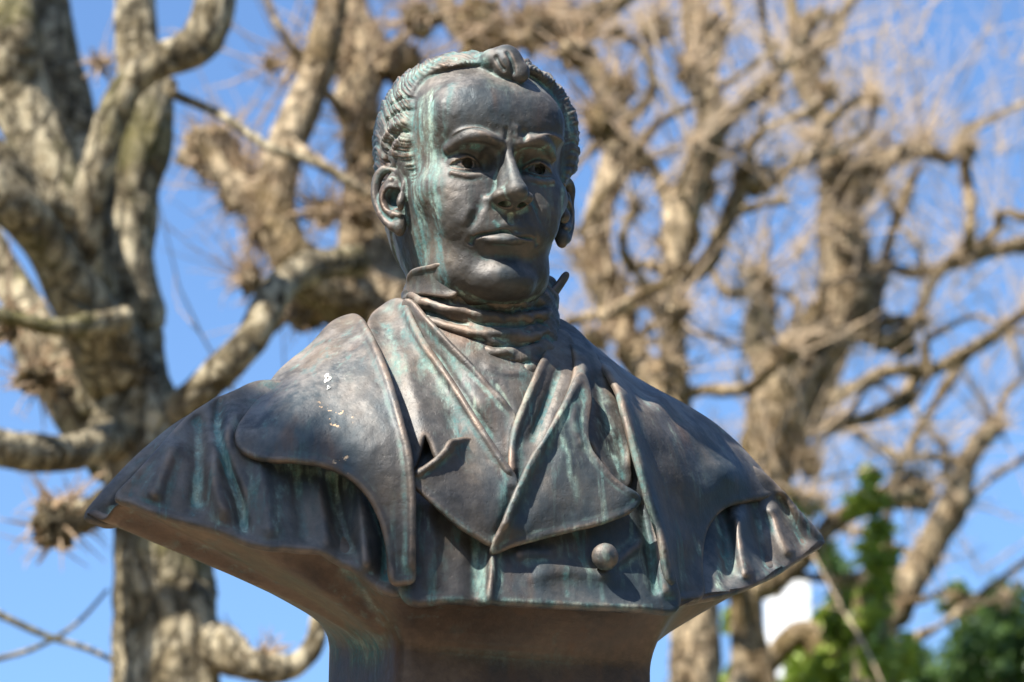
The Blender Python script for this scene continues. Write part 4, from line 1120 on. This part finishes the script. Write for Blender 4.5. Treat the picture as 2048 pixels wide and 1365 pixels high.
class Tree:
    def __init__(self, name, base, label, group, bark, twigm):
        self.r = empty(name, base, label, 'tree', group); self.b = np.array(base); self.bark = bark; self.tw = twigm; self.k = 0
        self.tv, self.tf, self.off = [], [], 0; self.ends = []
    def limb(self, nm, pts, rough=.12, knob=.1, sides=18, mat=None):
        """pts: world x, y, z, radius"""
        self.k += 1; pts = np.array(pts, float)
        v, F, cap = tube(pts[:, :3], pts[:, 3], sides, rough, self.k*3+len(self.r.name), knob)
        T = np.vstack([tri_quads(F), cap[:, :3]])
        put(bpy.data.objects.new(nm, new_mesh(nm, v-self.b, T, mat or self.bark)), nm, self.r)
        return pts
    def knob(self, c, r, seed):
        th, ph = np.meshgrid(np.linspace(0, 2*np.pi, 34, endpoint=False), np.linspace(0.06, np.pi-.06, 20))
        d = np.stack([np.sin(ph)*np.cos(th), np.sin(ph)*np.sin(th), np.cos(ph)], -1).reshape(-1, 3)
        v = d*r*.92*(1+.75*vnoise(d, .5, seed, 3)[:, None]+.5*np.abs(vnoise(d, .22, seed+4, 2))[:, None])*np.array((1+.3*math.sin(seed), 1, 1-.25*math.cos(seed*1.7)))
        F = []; n = 34; k = np.arange(n); k1 = (k+1) % n
        for i in range(19): F.append(np.column_stack([k+i*n, k1+i*n, k1+(i+1)*n, k+(i+1)*n]))
        F.append(np.column_stack([k[:-2]*0, k[1:-1], k[2:], k[2:]])); m0 = 19*n
        T = np.vstack([tri_quads(np.vstack(F[:-1])), F[-1][:, :3], np.column_stack([k[:-2]*0+m0, k[2:]+m0, k[1:-1]+m0])])
        put(bpy.data.objects.new('knob', new_mesh('knob', v+np.array(c)-self.b, T, self.bark)), 'knob', self.r)
        g = np.random.RandomState(int(seed) % 9973)
        for _ in range(9):
            d = g.normal(0, 1, 3)+np.array((0, 0, .3)); d /= np.linalg.norm(d)
            self.twig(np.array(c)+d*r*.7, d, r*g.uniform(.6, 1.5), r*g.uniform(.1, .2), g, 0, .8)
        for _ in range(30):
            d = g.normal(0, 1, 3)+np.array((0, 0, .25)); d /= np.linalg.norm(d)
            self.twig(np.array(c)+d*r*.7, d, r*g.uniform(.9, 2.0)+.04, .005, g, 0, 1.6)
    def twig(self, p, d, ln, r, rng, fork=0, curl=.45):
        n = 6; pts = [np.array(p)]; d = np.array(d, float); d /= np.linalg.norm(d)
        dd = d.copy(); bend = rng.normal(0, curl, 3); bend[2] += .12
        for i in range(n):
            dd = dd+bend*.16+rng.normal(0, .07, 3); dd /= np.linalg.norm(dd); pts.append(pts[-1]+dd*ln/n)
        pts = np.array(pts); rr = r*np.linspace(1, .3, n+1)
        t = np.gradient(pts, axis=0); t /= np.linalg.norm(t, axis=1, keepdims=True)
        u = np.cross(t, (0.3, .9, .1)); u /= np.linalg.norm(u, axis=1, keepdims=True); w = np.cross(t, u)
        a = np.array([0, 2.094, 4.189])
        v = (pts[:, None]+(u[:, None]*np.cos(a)[None, :, None]+w[:, None]*np.sin(a)[None, :, None])*rr[:, None, None]).reshape(-1, 3)
        k = np.arange(3); F = []
        for i in range(n): F.append(np.column_stack([k+i*3, (k+1) % 3+i*3, (k+1) % 3+(i+1)*3, k+(i+1)*3]))
        self.tv.append(v); self.tf.append(tri_quads(np.vstack(F))+self.off); self.off += len(v)
        for _ in range(fork):
            i = rng.randint(1, n-1); d2 = t[i]+rng.normal(0, .55, 3); self.twig(pts[i], d2, ln*rng.uniform(.3, .6), r*.6, rng, 0)
    def burst(self, c, n, ln, r, rng, up=(0, 0, .7), spread=.8, fork=1, cr=.05):
        for _ in range(max(3, int(n*.55))):
            d = np.array(up)+rng.normal(0, spread, 3); d /= np.linalg.norm(d)
            self.twig(np.array(c)+d*cr, d, ln*rng.uniform(.35, 1.15), r*rng.uniform(.6, 1.3), rng, fork if rng.rand() < .7 else 0)
    def done(self):
        if self.tv:
            o = bpy.data.objects.new('twigs', new_mesh('twigs', np.vstack(self.tv)-self.b, np.vstack(self.tf), self.tw)); put(o, 'twigs', self.r); o['kind'] = 'stuff'

def PX(dist):
    k = S*dist/4.0/math.cos(PITCH)
    def conv(lst, y0=0.0):
        """(px, py, half width in picture px[, extra distance])"""
        out = []
        for it in lst:
            dd = dist+(it[3] if len(it) > 3 else 0)
            p = far(it[0], it[1], dd); out.append((*p, it[2]*k))
        return out
    return conv, k

def leaves(center_fn, n, size, rng, name, mat, parent=None, base=(0, 0, 0)):
    """individual leaf blades, four triangles each"""
    c = center_fn(n, rng); m = len(c)
    a = rng.normal(0, 1, (m, 3)); a /= np.linalg.norm(a, axis=1, keepdims=True)
    b = np.cross(a, rng.normal(0, 1, (m, 3))); b /= np.linalg.norm(b, axis=1, keepdims=True); nn = np.cross(a, b)
    s = size*rng.uniform(.6, 1.3, (m, 1))
    v = np.stack([c-a*s, c+b*s*.62-a*s*.2+nn*s*.12, c+a*s, c-b*s*.62-a*s*.2+nn*s*.12, c-a*s*.1-nn*s*.1], 1).reshape(-1, 3)
    i = np.arange(m)[:, None]*5
    T = np.vstack([i+np.array([[0, 1, 4]]), i+np.array([[1, 2, 4]]), i+np.array([[2, 3, 4]]), i+np.array([[3, 0, 4]])])
    o = bpy.data.objects.new(name, new_mesh(name, v-np.array(base), T, mat, False)); put(o, name, parent); o['kind'] = 'stuff'
    return o

def build_trees():
    barkA = bark_mat('pale_plane_bark', (0.028, 0.021, 0.011), (0.24, 0.19, 0.11), (0.62, 0.53, 0.36))
    barkB = bark_mat('brown_plane_bark', (0.028, 0.018, 0.009), (0.25, 0.17, 0.09), (0.68, 0.53, 0.34), moss=(0.16, 0.11, 0.04))
    twm = simple('twig_bark', (0.36, 0.25, 0.15), 0.5); twp = simple('twig_bark_pale', (0.45, 0.33, 0.21), 0.5)
    # ---------------- left tree, 9 m away
    rng = np.random.RandomState(11)
    c9, k9 = PX(9.0)
    t = Tree('plane_tree', (far(320, 1365, 9.0)[0], 9.0, 0), 'thick pale-barked pollarded plane tree rising at the left edge behind the shoulder', 'bare plane trees behind the bust', barkA, twm)
    g = far(320, 1365, 9.0)
    low = [(g[0]-.02, 9.02, -.1, .30), (g[0], 9.0, .6, .24), (g[0]+.01, 9.0, 2.2, .21)]
    t.limb('trunk', low+c9([(336, 1340, 124), (332, 1180, 122), (312, 1040, 116), (292, 940, 118), (268, 840, 116), (262, 760, 96), (258, 640, 76, .05)]), .2, .14, 60)
    t.limb('branch', c9([(258, 660, 72, .02), (250, 600, 74), (243, 500, 64), (262, 390, 58), (286, 280, 54), (292, 180, 46), (275, 80, 42), (268, -40, 42), (262, -200, 36)]), .12, .12, 26)
    t.limb('branch', c9([(240, 800, 80), (200, 660, 62, -.1), (170, 560, 60, -.15), (130, 440, 56, -.2), (80, 300, 58, -.2), (34, 180, 58, -.2), (14, 60, 56, -.25), (0, -60, 54), (-30, -220, 48)]), .12, .12, 26)
    t.limb('branch', c9([(200, 480, 40, .1), (180, 380, 40, .12), (158, 270, 44, .15), (120, 140, 46, .2), (98, 30, 46, .25), (80, -120, 42, .3)]), .12, .1, 24)
    t.limb('branch', c9([(176, 600, 44, -.25), (168, 480, 34, -.35), (184, 380, 30, -.4), (205, 310, 29, -.42), (238, 210, 31, -.45), (280, 150, 32, -.45), (330, 122, 34, -.45), (378, 102, 36, -.45), (412, 66, 36, -.45), (432, 0, 34, -.45), (440, -140, 30, -.4)]), .10, .14, 24)
    t.limb('branch', c9([(236, 740, 66, -.1), (160, 600, 50, -.3), (90, 480, 44, -.45), (20, 400, 42, -.55), (-80, 320, 40, -.6)]), .1, .1, 24)
    t.limb('branch', c9([(190, 470, 36, -.3), (120, 420, 32, -.4), (60, 380, 30, -.45), (0, 320, 30, -.5), (-90, 240, 28, -.5)]), .1, .1, 20)
    t.limb('branch', c9([(300, 870, 56), (230, 880, 44, -.15), (150, 905, 34, -.3), (60, 905, 31, -.4), (-30, 890, 31, -.5), (-160, 860, 30, -.5)]), .1, .1, 20)
    t.limb('branch', c9([(250, 900, 70, .05), (160, 800, 62, .1), (90, 700, 52, .15), (40, 600, 44, .2), (0, 540, 40, .25), (-60, 440, 36, .3)]), .12, .15, 22)
    t.limb('branch', c9([(300, 860, 50), (370, 810, 38, -.1), (440, 745, 33, -.15), (500, 680, 31, -.15), (536, 610, 31, -.1), (575, 560, 30, 0), (640, 530, 32, .1), (720, 520, 34, .2)]), .1, .12, 22)
    t.limb('branch', c9([(380, 1270, 50), (440, 1300, 38, -.1), (500, 1332, 30, -.15), (560, 1336, 24, -.15), (606, 1318, 20, -.15), (634, 1270, 18, -.15), (640, 1200, 15, -.1)]), .14, .2, 18)
    t.limb('branch', c9([(340, 170, 16, -.3), (350, 190, 10, -.35), (440, 230, 9, -.4), (540, 296, 9, -.5), (620, 322, 8, -.5), (700, 366, 6, -.5)]), .06, .05, 12)
    t.limb('branch', c9([(250, 640, 26, -.3), (120, 655, 17, -.5), (40, 640, 14, -.55), (-60, 610, 12, -.6)]), .1, .1, 14)
    for (px, py, r, n, ln) in ((110, 1050, 44, 26, .34), (70, 760, 30, 26, .32), (190, 720, 22, 12, .3), (530, 1325, 22, 14, .3), (20, 650, 26, 16, .4), (405, 70, 16, 10, .5), (200, 130, 10, 8, .6)):
        c = far(px, py, 9.0-.12); t.knob(c, r*k9, px); t.burst(c, n, ln*.6, .0045, rng, spread=.9, cr=r*k9*.8)
    t.limb('branch', c9([(300, 960, 44), (230, 1000, 30, -.1), (170, 1030, 24, -.12), (110, 1050, 30, -.12)]), .2, .3, 16)
    t.limb('branch', c9([(-80, 1190, 8), (20, 1240, 7), (100, 1275, 6), (180, 1300, 5), (260, 1340, 4)]), .05, .05, 8)
    t.limb('branch', c9([(-60, 1330, 6), (60, 1300, 5), (150, 1250, 4), (215, 1180, 3)]), .05, .05, 8)
    for (px, py) in ((480, 860), (560, 760)):
        c = far(px+rng.normal(0, 60), py+200, 9.6); t.burst(c, 7, 1.3, .006, rng, up=(rng.normal(0, .4), 0, 1.1), spread=.35)
    t.done()
    # ---------------- middle tree, 11 m
    c11, k11 = PX(11.0); g = far(800, 1300, 11.2)
    t = Tree('plane_tree', (g[0], 11.2, 0), 'knotted plane tree standing directly behind the bust head, trunk hidden by the bust', 'bare plane trees behind the bust', barkB, twm)
    t.limb('trunk', [(g[0], 11.2, -.1, .30), (g[0], 11.2, 1.0, .22)]+c11([(820, 1240, 90, .2), (850, 1000, 84, .2), (820, 760, 80, .2), (770, 600, 72, .2)]), .12, .15, 34)
    t.limb('branch', c11([(770, 620, 62, .2), (660, 570, 50, .1), (590, 520, 44), (560, 450, 38), (554, 370, 38), (572, 290, 38), (604, 220, 39), (634, 150, 37), (650, 80, 38), (662, 0, 36), (680, -160, 34)]), .10, .1, 24)
    t.limb('branch', c11([(780, 640, 70, .3), (738, 520, 54, .4), (726, 400, 50, .4), (732, 300, 46, .4), (715, 210, 46, .4), (735, 120, 40, .4), (700, 20, 34, .4), (690, -120, 30, .4)]), .16, .25, 24)
    t.limb('branch', c11([(790, 660, 66, .3), (680, 610, 56, .5), (600, 600, 40, .6), (540, 640, 30, .6), (440, 760, 26, .5)]), .14, .2, 22)
    t.limb('branch', c11([(800, 600, 60, .5), (880, 420, 50, .6), (930, 240, 40, .6), (950, 110, 34, .6), (1010, 78, 30, .5), (1080, 66, 30, .4), (1160, 40, 24, .3), (1240, 0, 20, .2), (1330, -60, 16, .1)]), .14, .25, 22)
    t.limb('branch', c11([(930, 240, 36, .6), (980, 120, 30, .7), (900, 30, 26, .8), (870, -80, 22, .8)]), .14, .2, 18)
    t.limb('branch', c11([(580, 290, 14, -.2), (660, 340, 12, -.3), (740, 390, 10, -.3)]), .1, .1, 12)
    t.limb('branch', c11([(700, 240, 16, .2), (640, 170, 9, .1), (560, 60, 8, 0), (520, -40, 7, 0)]), .1, .1, 12)
    for (px, py, r, n, ln) in ((480, 385, 60, 70, .42), (420, 310, 44, 54, .4), (500, 560, 30, 34, .4), (520, 470, 26, 24, .4), (740, 250, 38, 40, .5), (690, 130, 34, 44, .6), (800, 130, 40, 46, .5), (840, 40, 36, 40, .5), (720, 420, 30, 30, .4), (1070, 60, 42, 50, .5), (1160, 60, 30, 36, .5),
                               (960, 40, 36, 36, .6), (1150, 110, 34, 30, .5), (600, 120, 22, 24, .5), (740, 520, 36, 24, .3), (650, 430, 30, 26, .5), (620, 620, 34, 24, .4), (1200, 250, 36, 44, .5), (540, 130, 16, 20, .6), (600, 590, 30, 22, .3)):
        c = far(px, py, 11.0+rng.uniform(0, .6)); t.knob(c, r*k11, px+py); t.burst(c, n, ln*.9, .0052, rng, up=(rng.normal(0, .3), 0, .5), spread=.85, cr=r*k11*.7)
    t.limb('branch', c11([(560, 440, 26, .1), (520, 420, 24, .1), (480, 390, 30, .1), (430, 320, 20, .1), (400, 260, 12, .1)]), .2, .3, 16)
    t.done()
    # ---------------- right trees, 13 and 15 m
    def rt(base_px, dist, label, bark, limbs, knobs, seed, extra=0, tw=twp, nsec=0):
        rng = np.random.RandomState(seed); cv, kk = PX(dist); g = far(base_px, 1365, dist)
        t = Tree('plane_tree', (g[0], dist, 0), label, 'bare plane trees behind the bust', bark, tw)
        for i, (r0, pts) in enumerate(limbs):
            pre = [(g[0], dist, -.1, r0[0]), (g[0]+.02, dist, 1.6, r0[1])] if r0 else []
            pts = [(p[0], p[1], p[2]*.8, *p[3:]) for p in pts]
            t.limb('trunk' if r0 else 'branch', pre+cv(pts), .16, .32, 22)
        for (px, py, r, n, ln) in knobs:
            c = far(px, py, dist+rng.uniform(-.3, .4)); t.knob(c, r*kk*.72, px+py)
            t.burst(c, int(n*1.15), ln*1.05, .0058, rng, up=(rng.normal(0, .25), 0, .75), spread=.7, cr=r*kk*.7)
        for _ in range(extra):
            c = far(rng.uniform(base_px-260, base_px+330), rng.uniform(80, 1250), dist+rng.uniform(-.5, 1.2))
            t.burst(c, 9, 1.3, .005, rng, up=(rng.normal(0, .5), 0, .9), spread=.5, cr=0)
        allp = [p for _, pts in limbs for p in pts if 0 < p[1] < 1250]
        for i in range(nsec):
            a = allp[rng.randint(len(allp))]; x, y = a[0], a[1]; z = (a[3] if len(a) > 3 else 0)
            th = rng.uniform(-2.9, -.2); rr = rng.uniform(6, 12); pts = [(x, y, rr, z)]
            for q in range(5):
                th += rng.normal(0, .55); st = rng.uniform(34, 74); x += st*math.cos(th); y += st*math.sin(th); z += rng.normal(0, .12); rr *= rng.uniform(.78, 1.05)
                pts.append((x, y, rr, z))
            t.limb('branch', cv(pts), .18, .3, 12)
            c = far(x, y, dist+z); t.knob(c, rr*kk*rng.uniform(1.3, 2.2), int(x)); t.burst(c, 18, .5, .005, rng, up=(0, 0, .7), spread=.8, cr=rr*kk)
        t.done(); return t
    rt(1380, 13.0, 'gnarled tan plane tree with a knobbly trunk just right of the bust head', barkB,
       [((.30, .26), [(1390, 1330, 58), (1376, 1200, 52), (1360, 1040, 44), (1352, 900, 38), (1348, 780, 36), (1344, 660, 32), (1352, 540, 36), (1360, 440, 40), (1392, 340, 34), (1412, 250, 30), (1402, 160, 34), (1386, 60, 32), (1380, -60, 28)]),
        (None, [(1350, 800, 34), (1270, 700, 36, .2), (1220, 600, 38, .3), (1190, 500, 40, .3), (1200, 400, 34, .3), (1236, 300, 34, .3), (1220, 200, 30, .3), (1160, 100, 28, .3), (1110, 0, 26, .3)]),
        (None, [(1360, 460, 34, .1), (1300, 330, 16, 0), (1230, 270, 14, -.1), (1150, 330, 12, -.1)]),
        (None, [(1350, 560, 24), (1240, 620, 18), (1150, 640, 12), (1060, 700, 10)]),
        (None, [(1200, 640, 9, -.4), (1260, 600, 9, -.4), (1380, 540, 9, -.5), (1470, 430, 9, -.5), (1580, 400, 8, -.5)]),
        (None, [(1160, 470, 9, -.4), (1200, 400, 9, -.4), (1300, 260, 9, -.4), (1420, 190, 9, -.4), (1560, 90, 8, -.4)]),
        (None, [(1390, 360, 28, .1), (1440, 260, 22, .2), (1500, 200, 20, .2), (1560, 140, 18, .2), (1640, 20, 16, .2)]),
        (None, [(1352, 560, 26, .2), (1420, 520, 20, .2), (1480, 380, 18, .2), (1540, 370, 16, .2)]),
        (None, [(1376, 1180, 30), (1320, 1000, 26, .2), (1290, 860, 28, .3), (1280, 760, 24, .3), (1240, 700, 24, .3)])],
       [(1380, 150, 36, 40, .6), (1500, 360, 44, 50, .5), (1400, 380, 36, 34, .5), (1350, 480, 38, 30, .5), (1240, 180, 38, 40, .5), (1270, 330, 36, 34, .5), (1200, 560, 40, 36, .4), (1350, 620, 40, 20, .4), (1340, 740, 40, 24, .4), (1420, 60, 40, 40, .6), (1310, 60, 34, 36, .6), (1190, 680, 40, 30, .4), (1460, 1040, 36, 30, .5)], 21, 20, nsec=18)
    rt(1520, 14.5, 'twisted plane tree with a massive burr in the middle of the right half', barkB,
       [((.34, .30), [(1500, 1330, 56), (1480, 1180, 52), (1490, 1040, 56), (1530, 940, 60), (1552, 850, 62), (1580, 770, 72), (1640, 690, 70), (1684, 600, 60), (1690, 520, 52), (1672, 430, 44), (1656, 330, 36), (1640, 240, 30), (1600, 150, 28), (1590, 40, 24)]),
        (None, [(1560, 820, 50), (1520, 700, 38), (1530, 600, 28), (1516, 540, 24)]),
        (None, [(1670, 440, 40), (1760, 330, 30, .2), (1830, 300, 28, .2), (1900, 320, 20, .2)]),
        (None, [(1640, 180, 18, .1), (1600, 130, 36, .1), (1660, 70, 24, .1), (1700, 0, 18, .1)]),
        (None, [(1700, 640, 40), (1770, 680, 24, .1), (1830, 640, 18, .1), (1880, 540, 20, .1), (1940, 510, 22, .1), (2040, 490, 18, .1), (2150, 470, 14, .1)]),
        (None, [(1600, 830, 36), (1700, 780, 20, -.1), (1780, 742, 20, -.1), (1860, 740, 18, -.1), (1960, 690, 14, -.1), (2060, 620, 12, -.1)]),
        (None, [(1620, 850, 26), (1720, 840, 16), (1800, 800, 18), (1850, 720, 12)]),
        (None, [(1500, 1190, 36), (1590, 1130, 28, -.1), (1660, 1050, 26, -.1), (1740, 1004, 25, -.1), (1830, 985, 20, -.1)]),
        (None, [(1720, 660, 30), (1760, 560, 20, .2), (1800, 420, 16, .2), (1840, 330, 14, .2)])],
       [(1690, 340, 52, 60, .7), (1640, 660, 60, 30, .5), (1700, 580, 52, 34, .5), (1600, 760, 50, 24, .5), (1516, 560, 32, 30, .5), (1610, 120, 44, 50, .6), (1760, 320, 36, 44, .8), (1840, 300, 36, 40, .8), (1560, 860, 50, 24, .5), (1690, 470, 44, 30, .6), (1940, 510, 24, 26, .7), (1830, 985, 44, 40, .4), (1620, 930, 40, 20, .4), (1800, 690, 30, 24, .5)], 22, 26, nsec=20)
    rt(1800, 16.0, 'slender plane tree at the right edge with an upright knobby limb', barkB,
       [((.26, .22), [(1760, 1330, 40), (1790, 1220, 36), (1840, 1130, 30), (1880, 1060, 32), (1912, 990, 36), (1930, 930, 28), (1960, 880, 28), (1996, 850, 24)]),
        (None, [(1790, 1200, 24), (1770, 1080, 16), (1790, 960, 14), (1840, 860, 12), (1900, 760, 12), (1960, 690, 10)]),
        (None, [(1700, 1340, 20), (1880, 1250, 10, -.4), (1960, 1190, 10, -.4), (2070, 1110, 9, -.4)]),
        (None, [(1880, 1060, 14), (1980, 960, 9), (2080, 900, 8)])],
       [(1994, 856, 26, 30, .7), (1910, 1000, 30, 24, .5), (1860, 1120, 26, 20, .5)], 23, 34, nsec=5)
    # ---------------- the tree whose pollard head shades the near shoulder, beyond the left edge of the picture
    bp = bust_to_world(P(470, 1090, 120)); sd = np.array(SUN_DIR); c = bp+sd*6.6
    t = Tree('plane_tree', (c[0]-1.6, c[1]-.5, 0), 'plane tree beside the bust, just beyond the left edge, whose limb shades its shoulder', 'bare plane trees behind the bust', barkA, twm)
    t.limb('trunk', [(c[0]-1.6, c[1]-.5, -.1, .32), (c[0]-1.62, c[1]-.5, 2.5, .25), (c[0]-1.5, c[1]-.45, 5, .22), (c[0]-1.3, c[1]-.4, c[2]-1.5, .18)], .1, .1, 24)
    side = np.cross(sd, (0, 0, 1)); side /= np.linalg.norm(side); upv = np.cross(side, sd)
    t.limb('branch', [(*(np.array((c[0]-1.35, c[1]-.4, c[2]-1.7))), .12), (*(c-upv*.6+side*.45), .09), (*(c-upv*.16+side*.2), .08), (*(c+side*.04), .1)], .1, .2, 20)
    t.knob(c, .165, 5); t.knob(c+side*.16-upv*.03, .12, 6); t.knob(c-side*.15-upv*.10, .11, 7)
    t.done()
    # ---------------- unseen dark evergreens behind the viewer, added to cut sky fill on the bust
    yw = leaf_mat('evergreen_needles', (0.012, 0.028, 0.012), (0.035, 0.06, 0.02)); yb = simple('evergreen_mass', (0.012, 0.02, 0.010), 0.9)
    rng = np.random.RandomState(77); first = None
    for i in range(11):
        a = R(-128+i*25.6); x, y = 13.5*math.sin(a), 4-13.5*math.cos(a)
        if first is None:
            r = empty('evergreen_tree', (x, y, 0), 'tall dark evergreen in an unseen row, added to block low sky light', 'tree', 'unseen evergreens added to deepen the shade')
            v, F, cap = tube([(0, 0, -.1), (.02, 0, 1.5), (0, .03, 5)], [.22, .18, .1], 12, .1)
            tr = put(bpy.data.objects.new('trunk', new_mesh('trunk', v, np.vstack([tri_quads(F), cap[:, :3]]), barkB)), 'trunk', r)
            v, F, cap = tube([(0, 0, .7), (0, 0, 2), (.1, 0, 4.5), (0, .1, 7), (0, 0, 9.2)], [1.3, 2.2, 2.1, 1.5, .25], 28, .22, 5, .1, 8)
            cr = put(bpy.data.objects.new('crown', new_mesh('crown', v, np.vstack([tri_quads(F), cap[:, :3]]), yb)), 'crown', r)
            lf = leaves(lambda n, g: v[g.randint(0, len(v), n)]+g.normal(0, .14, (n, 3)), 6000, .10, rng, 'foliage', yw, r)
            first = (r, [tr, cr, lf])
        else:
            q = first[0].copy(); COL.objects.link(q); q.location = (x, y, 0); q.rotation_euler = (0, 0, i*1.3); q.scale = [rng.uniform(.88, 1.1)]*3
            for ch in first[1]:
                c2 = ch.copy(); COL.objects.link(c2); c2.parent = q
    # ---------------- ivy on the right
    iv = leaf_mat('ivy_leaf', (0.12, 0.18, 0.025), (0.34, 0.42, 0.06)); dk = leaf_mat('dark_leaf', (0.02, 0.05, 0.02), (0.10, 0.17, 0.05))
    def blob(cs):
        def fn(n, rng):
            w = np.array([r*r for *_, r in cs]); w = w/w.sum(); idx = rng.choice(len(cs), n, p=w); out = []
            q = np.array([(*p, r) for p, r in cs])[idx]
            d = rng.normal(0, 1, (n, 3)); d /= np.linalg.norm(d, axis=1, keepdims=True)
            return q[:, :3]+d*(q[:, 3:]*rng.uniform(.5, 1.35, (n, 1))**.8)
        return fn
    def plant(name, label, cat, dist, blobs, n, size, mat, seed, group=None):
        rng = np.random.RandomState(seed); _, k = PX(dist); cs = []
        for px, py, r in blobs:
            for _ in range(5): cs.append((far(px+rng.normal(0, r*.35), py+rng.normal(0, r*.35), dist+rng.uniform(-.3, .3)), r*k*rng.uniform(.35, .7)))
        g = far(blobs[0][0], 1365, dist); r = empty(name, (g[0], dist, 0), label, cat, group)
        v, F, cap = tube([(g[0], dist, -.1), (g[0]+.05, dist, 2), tuple(far(blobs[0][0], 1365, dist)), tuple(far(blobs[len(blobs)//2][0], blobs[len(blobs)//2][1], dist))], [.12, .1, .08, .04], 10, .1)
        put(bpy.data.objects.new('stem', new_mesh('stem', v-np.array((g[0], dist, 0)), np.vstack([tri_quads(F), cap[:, :3]]), barkB)), 'stem', r)
        leaves(blob(cs), n, size, rng, 'foliage', mat, r, (g[0], dist, 0))
    plant('ivy', 'bright green ivy column climbing a stem at the lower right', 'climbing plant', 14.2, [(1745, 960, 26), (1738, 1010, 36), (1748, 1070, 38), (1752, 1130, 40), (1745, 1190, 44), (1752, 1250, 50), (1742, 1330, 60)], 1300, .034, iv, 31)
    plant('ivy', 'broad mass of ivy along the bottom edge beneath the right shoulder', 'climbing plant', 15.2, [(1660, 1240, 40), (1690, 1200, 50), (1700, 1260, 60), (1650, 1340, 50), (1720, 1330, 70), (1500, 1370, 44), (1470, 1240, 26), (1600, 1365, 40), (1600, 1020, 24), (1590, 990, 20), (1640, 1100, 30)], 2900, .034, iv, 32)
    plant('evergreen_shrub', 'dark green conifer-like shrub in the bottom right corner', 'shrub', 17.0, [(1960, 1310, 80), (2040, 1250, 80), (1880, 1340, 70), (2030, 1340, 90), (1900, 1200, 30), (2000, 1190, 40), (1830, 1350, 50), (1670, 1130, 40)], 2600, .040, dk, 33)
# ================================================================ assemble
def build_all():
    build_ground(); build_pedestal(); build_house(); build_trees()
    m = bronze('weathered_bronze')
    r = empty('bronze_bust', BASE, 'weathered brown bronze bust of a man in a cravat and caped coat with green streaks', 'bust')
    v, f = build_head()
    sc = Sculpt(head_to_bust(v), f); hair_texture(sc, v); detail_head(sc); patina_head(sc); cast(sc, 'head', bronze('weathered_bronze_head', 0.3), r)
    core = body_core(); G = build_garments(); tuck_in(core, G); patina_garments(G)
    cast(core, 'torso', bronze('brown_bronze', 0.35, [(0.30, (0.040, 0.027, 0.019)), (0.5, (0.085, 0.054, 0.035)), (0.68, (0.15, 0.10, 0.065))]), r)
    names = {'cape_fold_outer': 'cape_fold', 'cape_drape': 'cape_drape', 'cape_shoulder_panel': 'cape_panel', 'cape_drape_right': 'cape_drape', 'cape_panel_right': 'cape_panel', 'coat_front': 'coat_front',
             'shirt_front': 'shirt_front', 'waistcoat_left': 'waistcoat_lapel', 'waistcoat_right': 'waistcoat_lapel', 'collar_left': 'coat_collar', 'collar_right': 'coat_collar', 'lapel_left': 'lapel', 'lapel_right': 'lapel',
             'collar_point_left': 'collar_point', 'collar_point_right': 'collar_point'}
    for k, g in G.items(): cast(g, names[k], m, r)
    gp = G['cape_shoulder_panel']; sp = build_splash(gp, 655, 757, 6.5); cast(sp, 'splash', simple('chalky_white', (0.72, 0.70, 0.66), 0.9), r)
    sp = build_splash(gp, 657, 776, 3.6); cast(sp, 'splash', simple('chalky_grey', (0.40, 0.40, 0.38), 0.9), r)
    cr = build_cravat()
    for pts, w, p in (([(932, 615), (936, 700)], 8, .9), ([(962, 640), (964, 730)], 8, .8), ([(1040, 600), (1042, 680)], 9, .7), ([(818, 575), (818, 640)], 8, .8), ([(900, 600), (990, 604), (1090, 600)], 10, .8)):
        cr.stroke(pts, w, 0, 'round', .2, pat=p)
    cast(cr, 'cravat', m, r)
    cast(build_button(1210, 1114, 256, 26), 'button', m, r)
build_all()
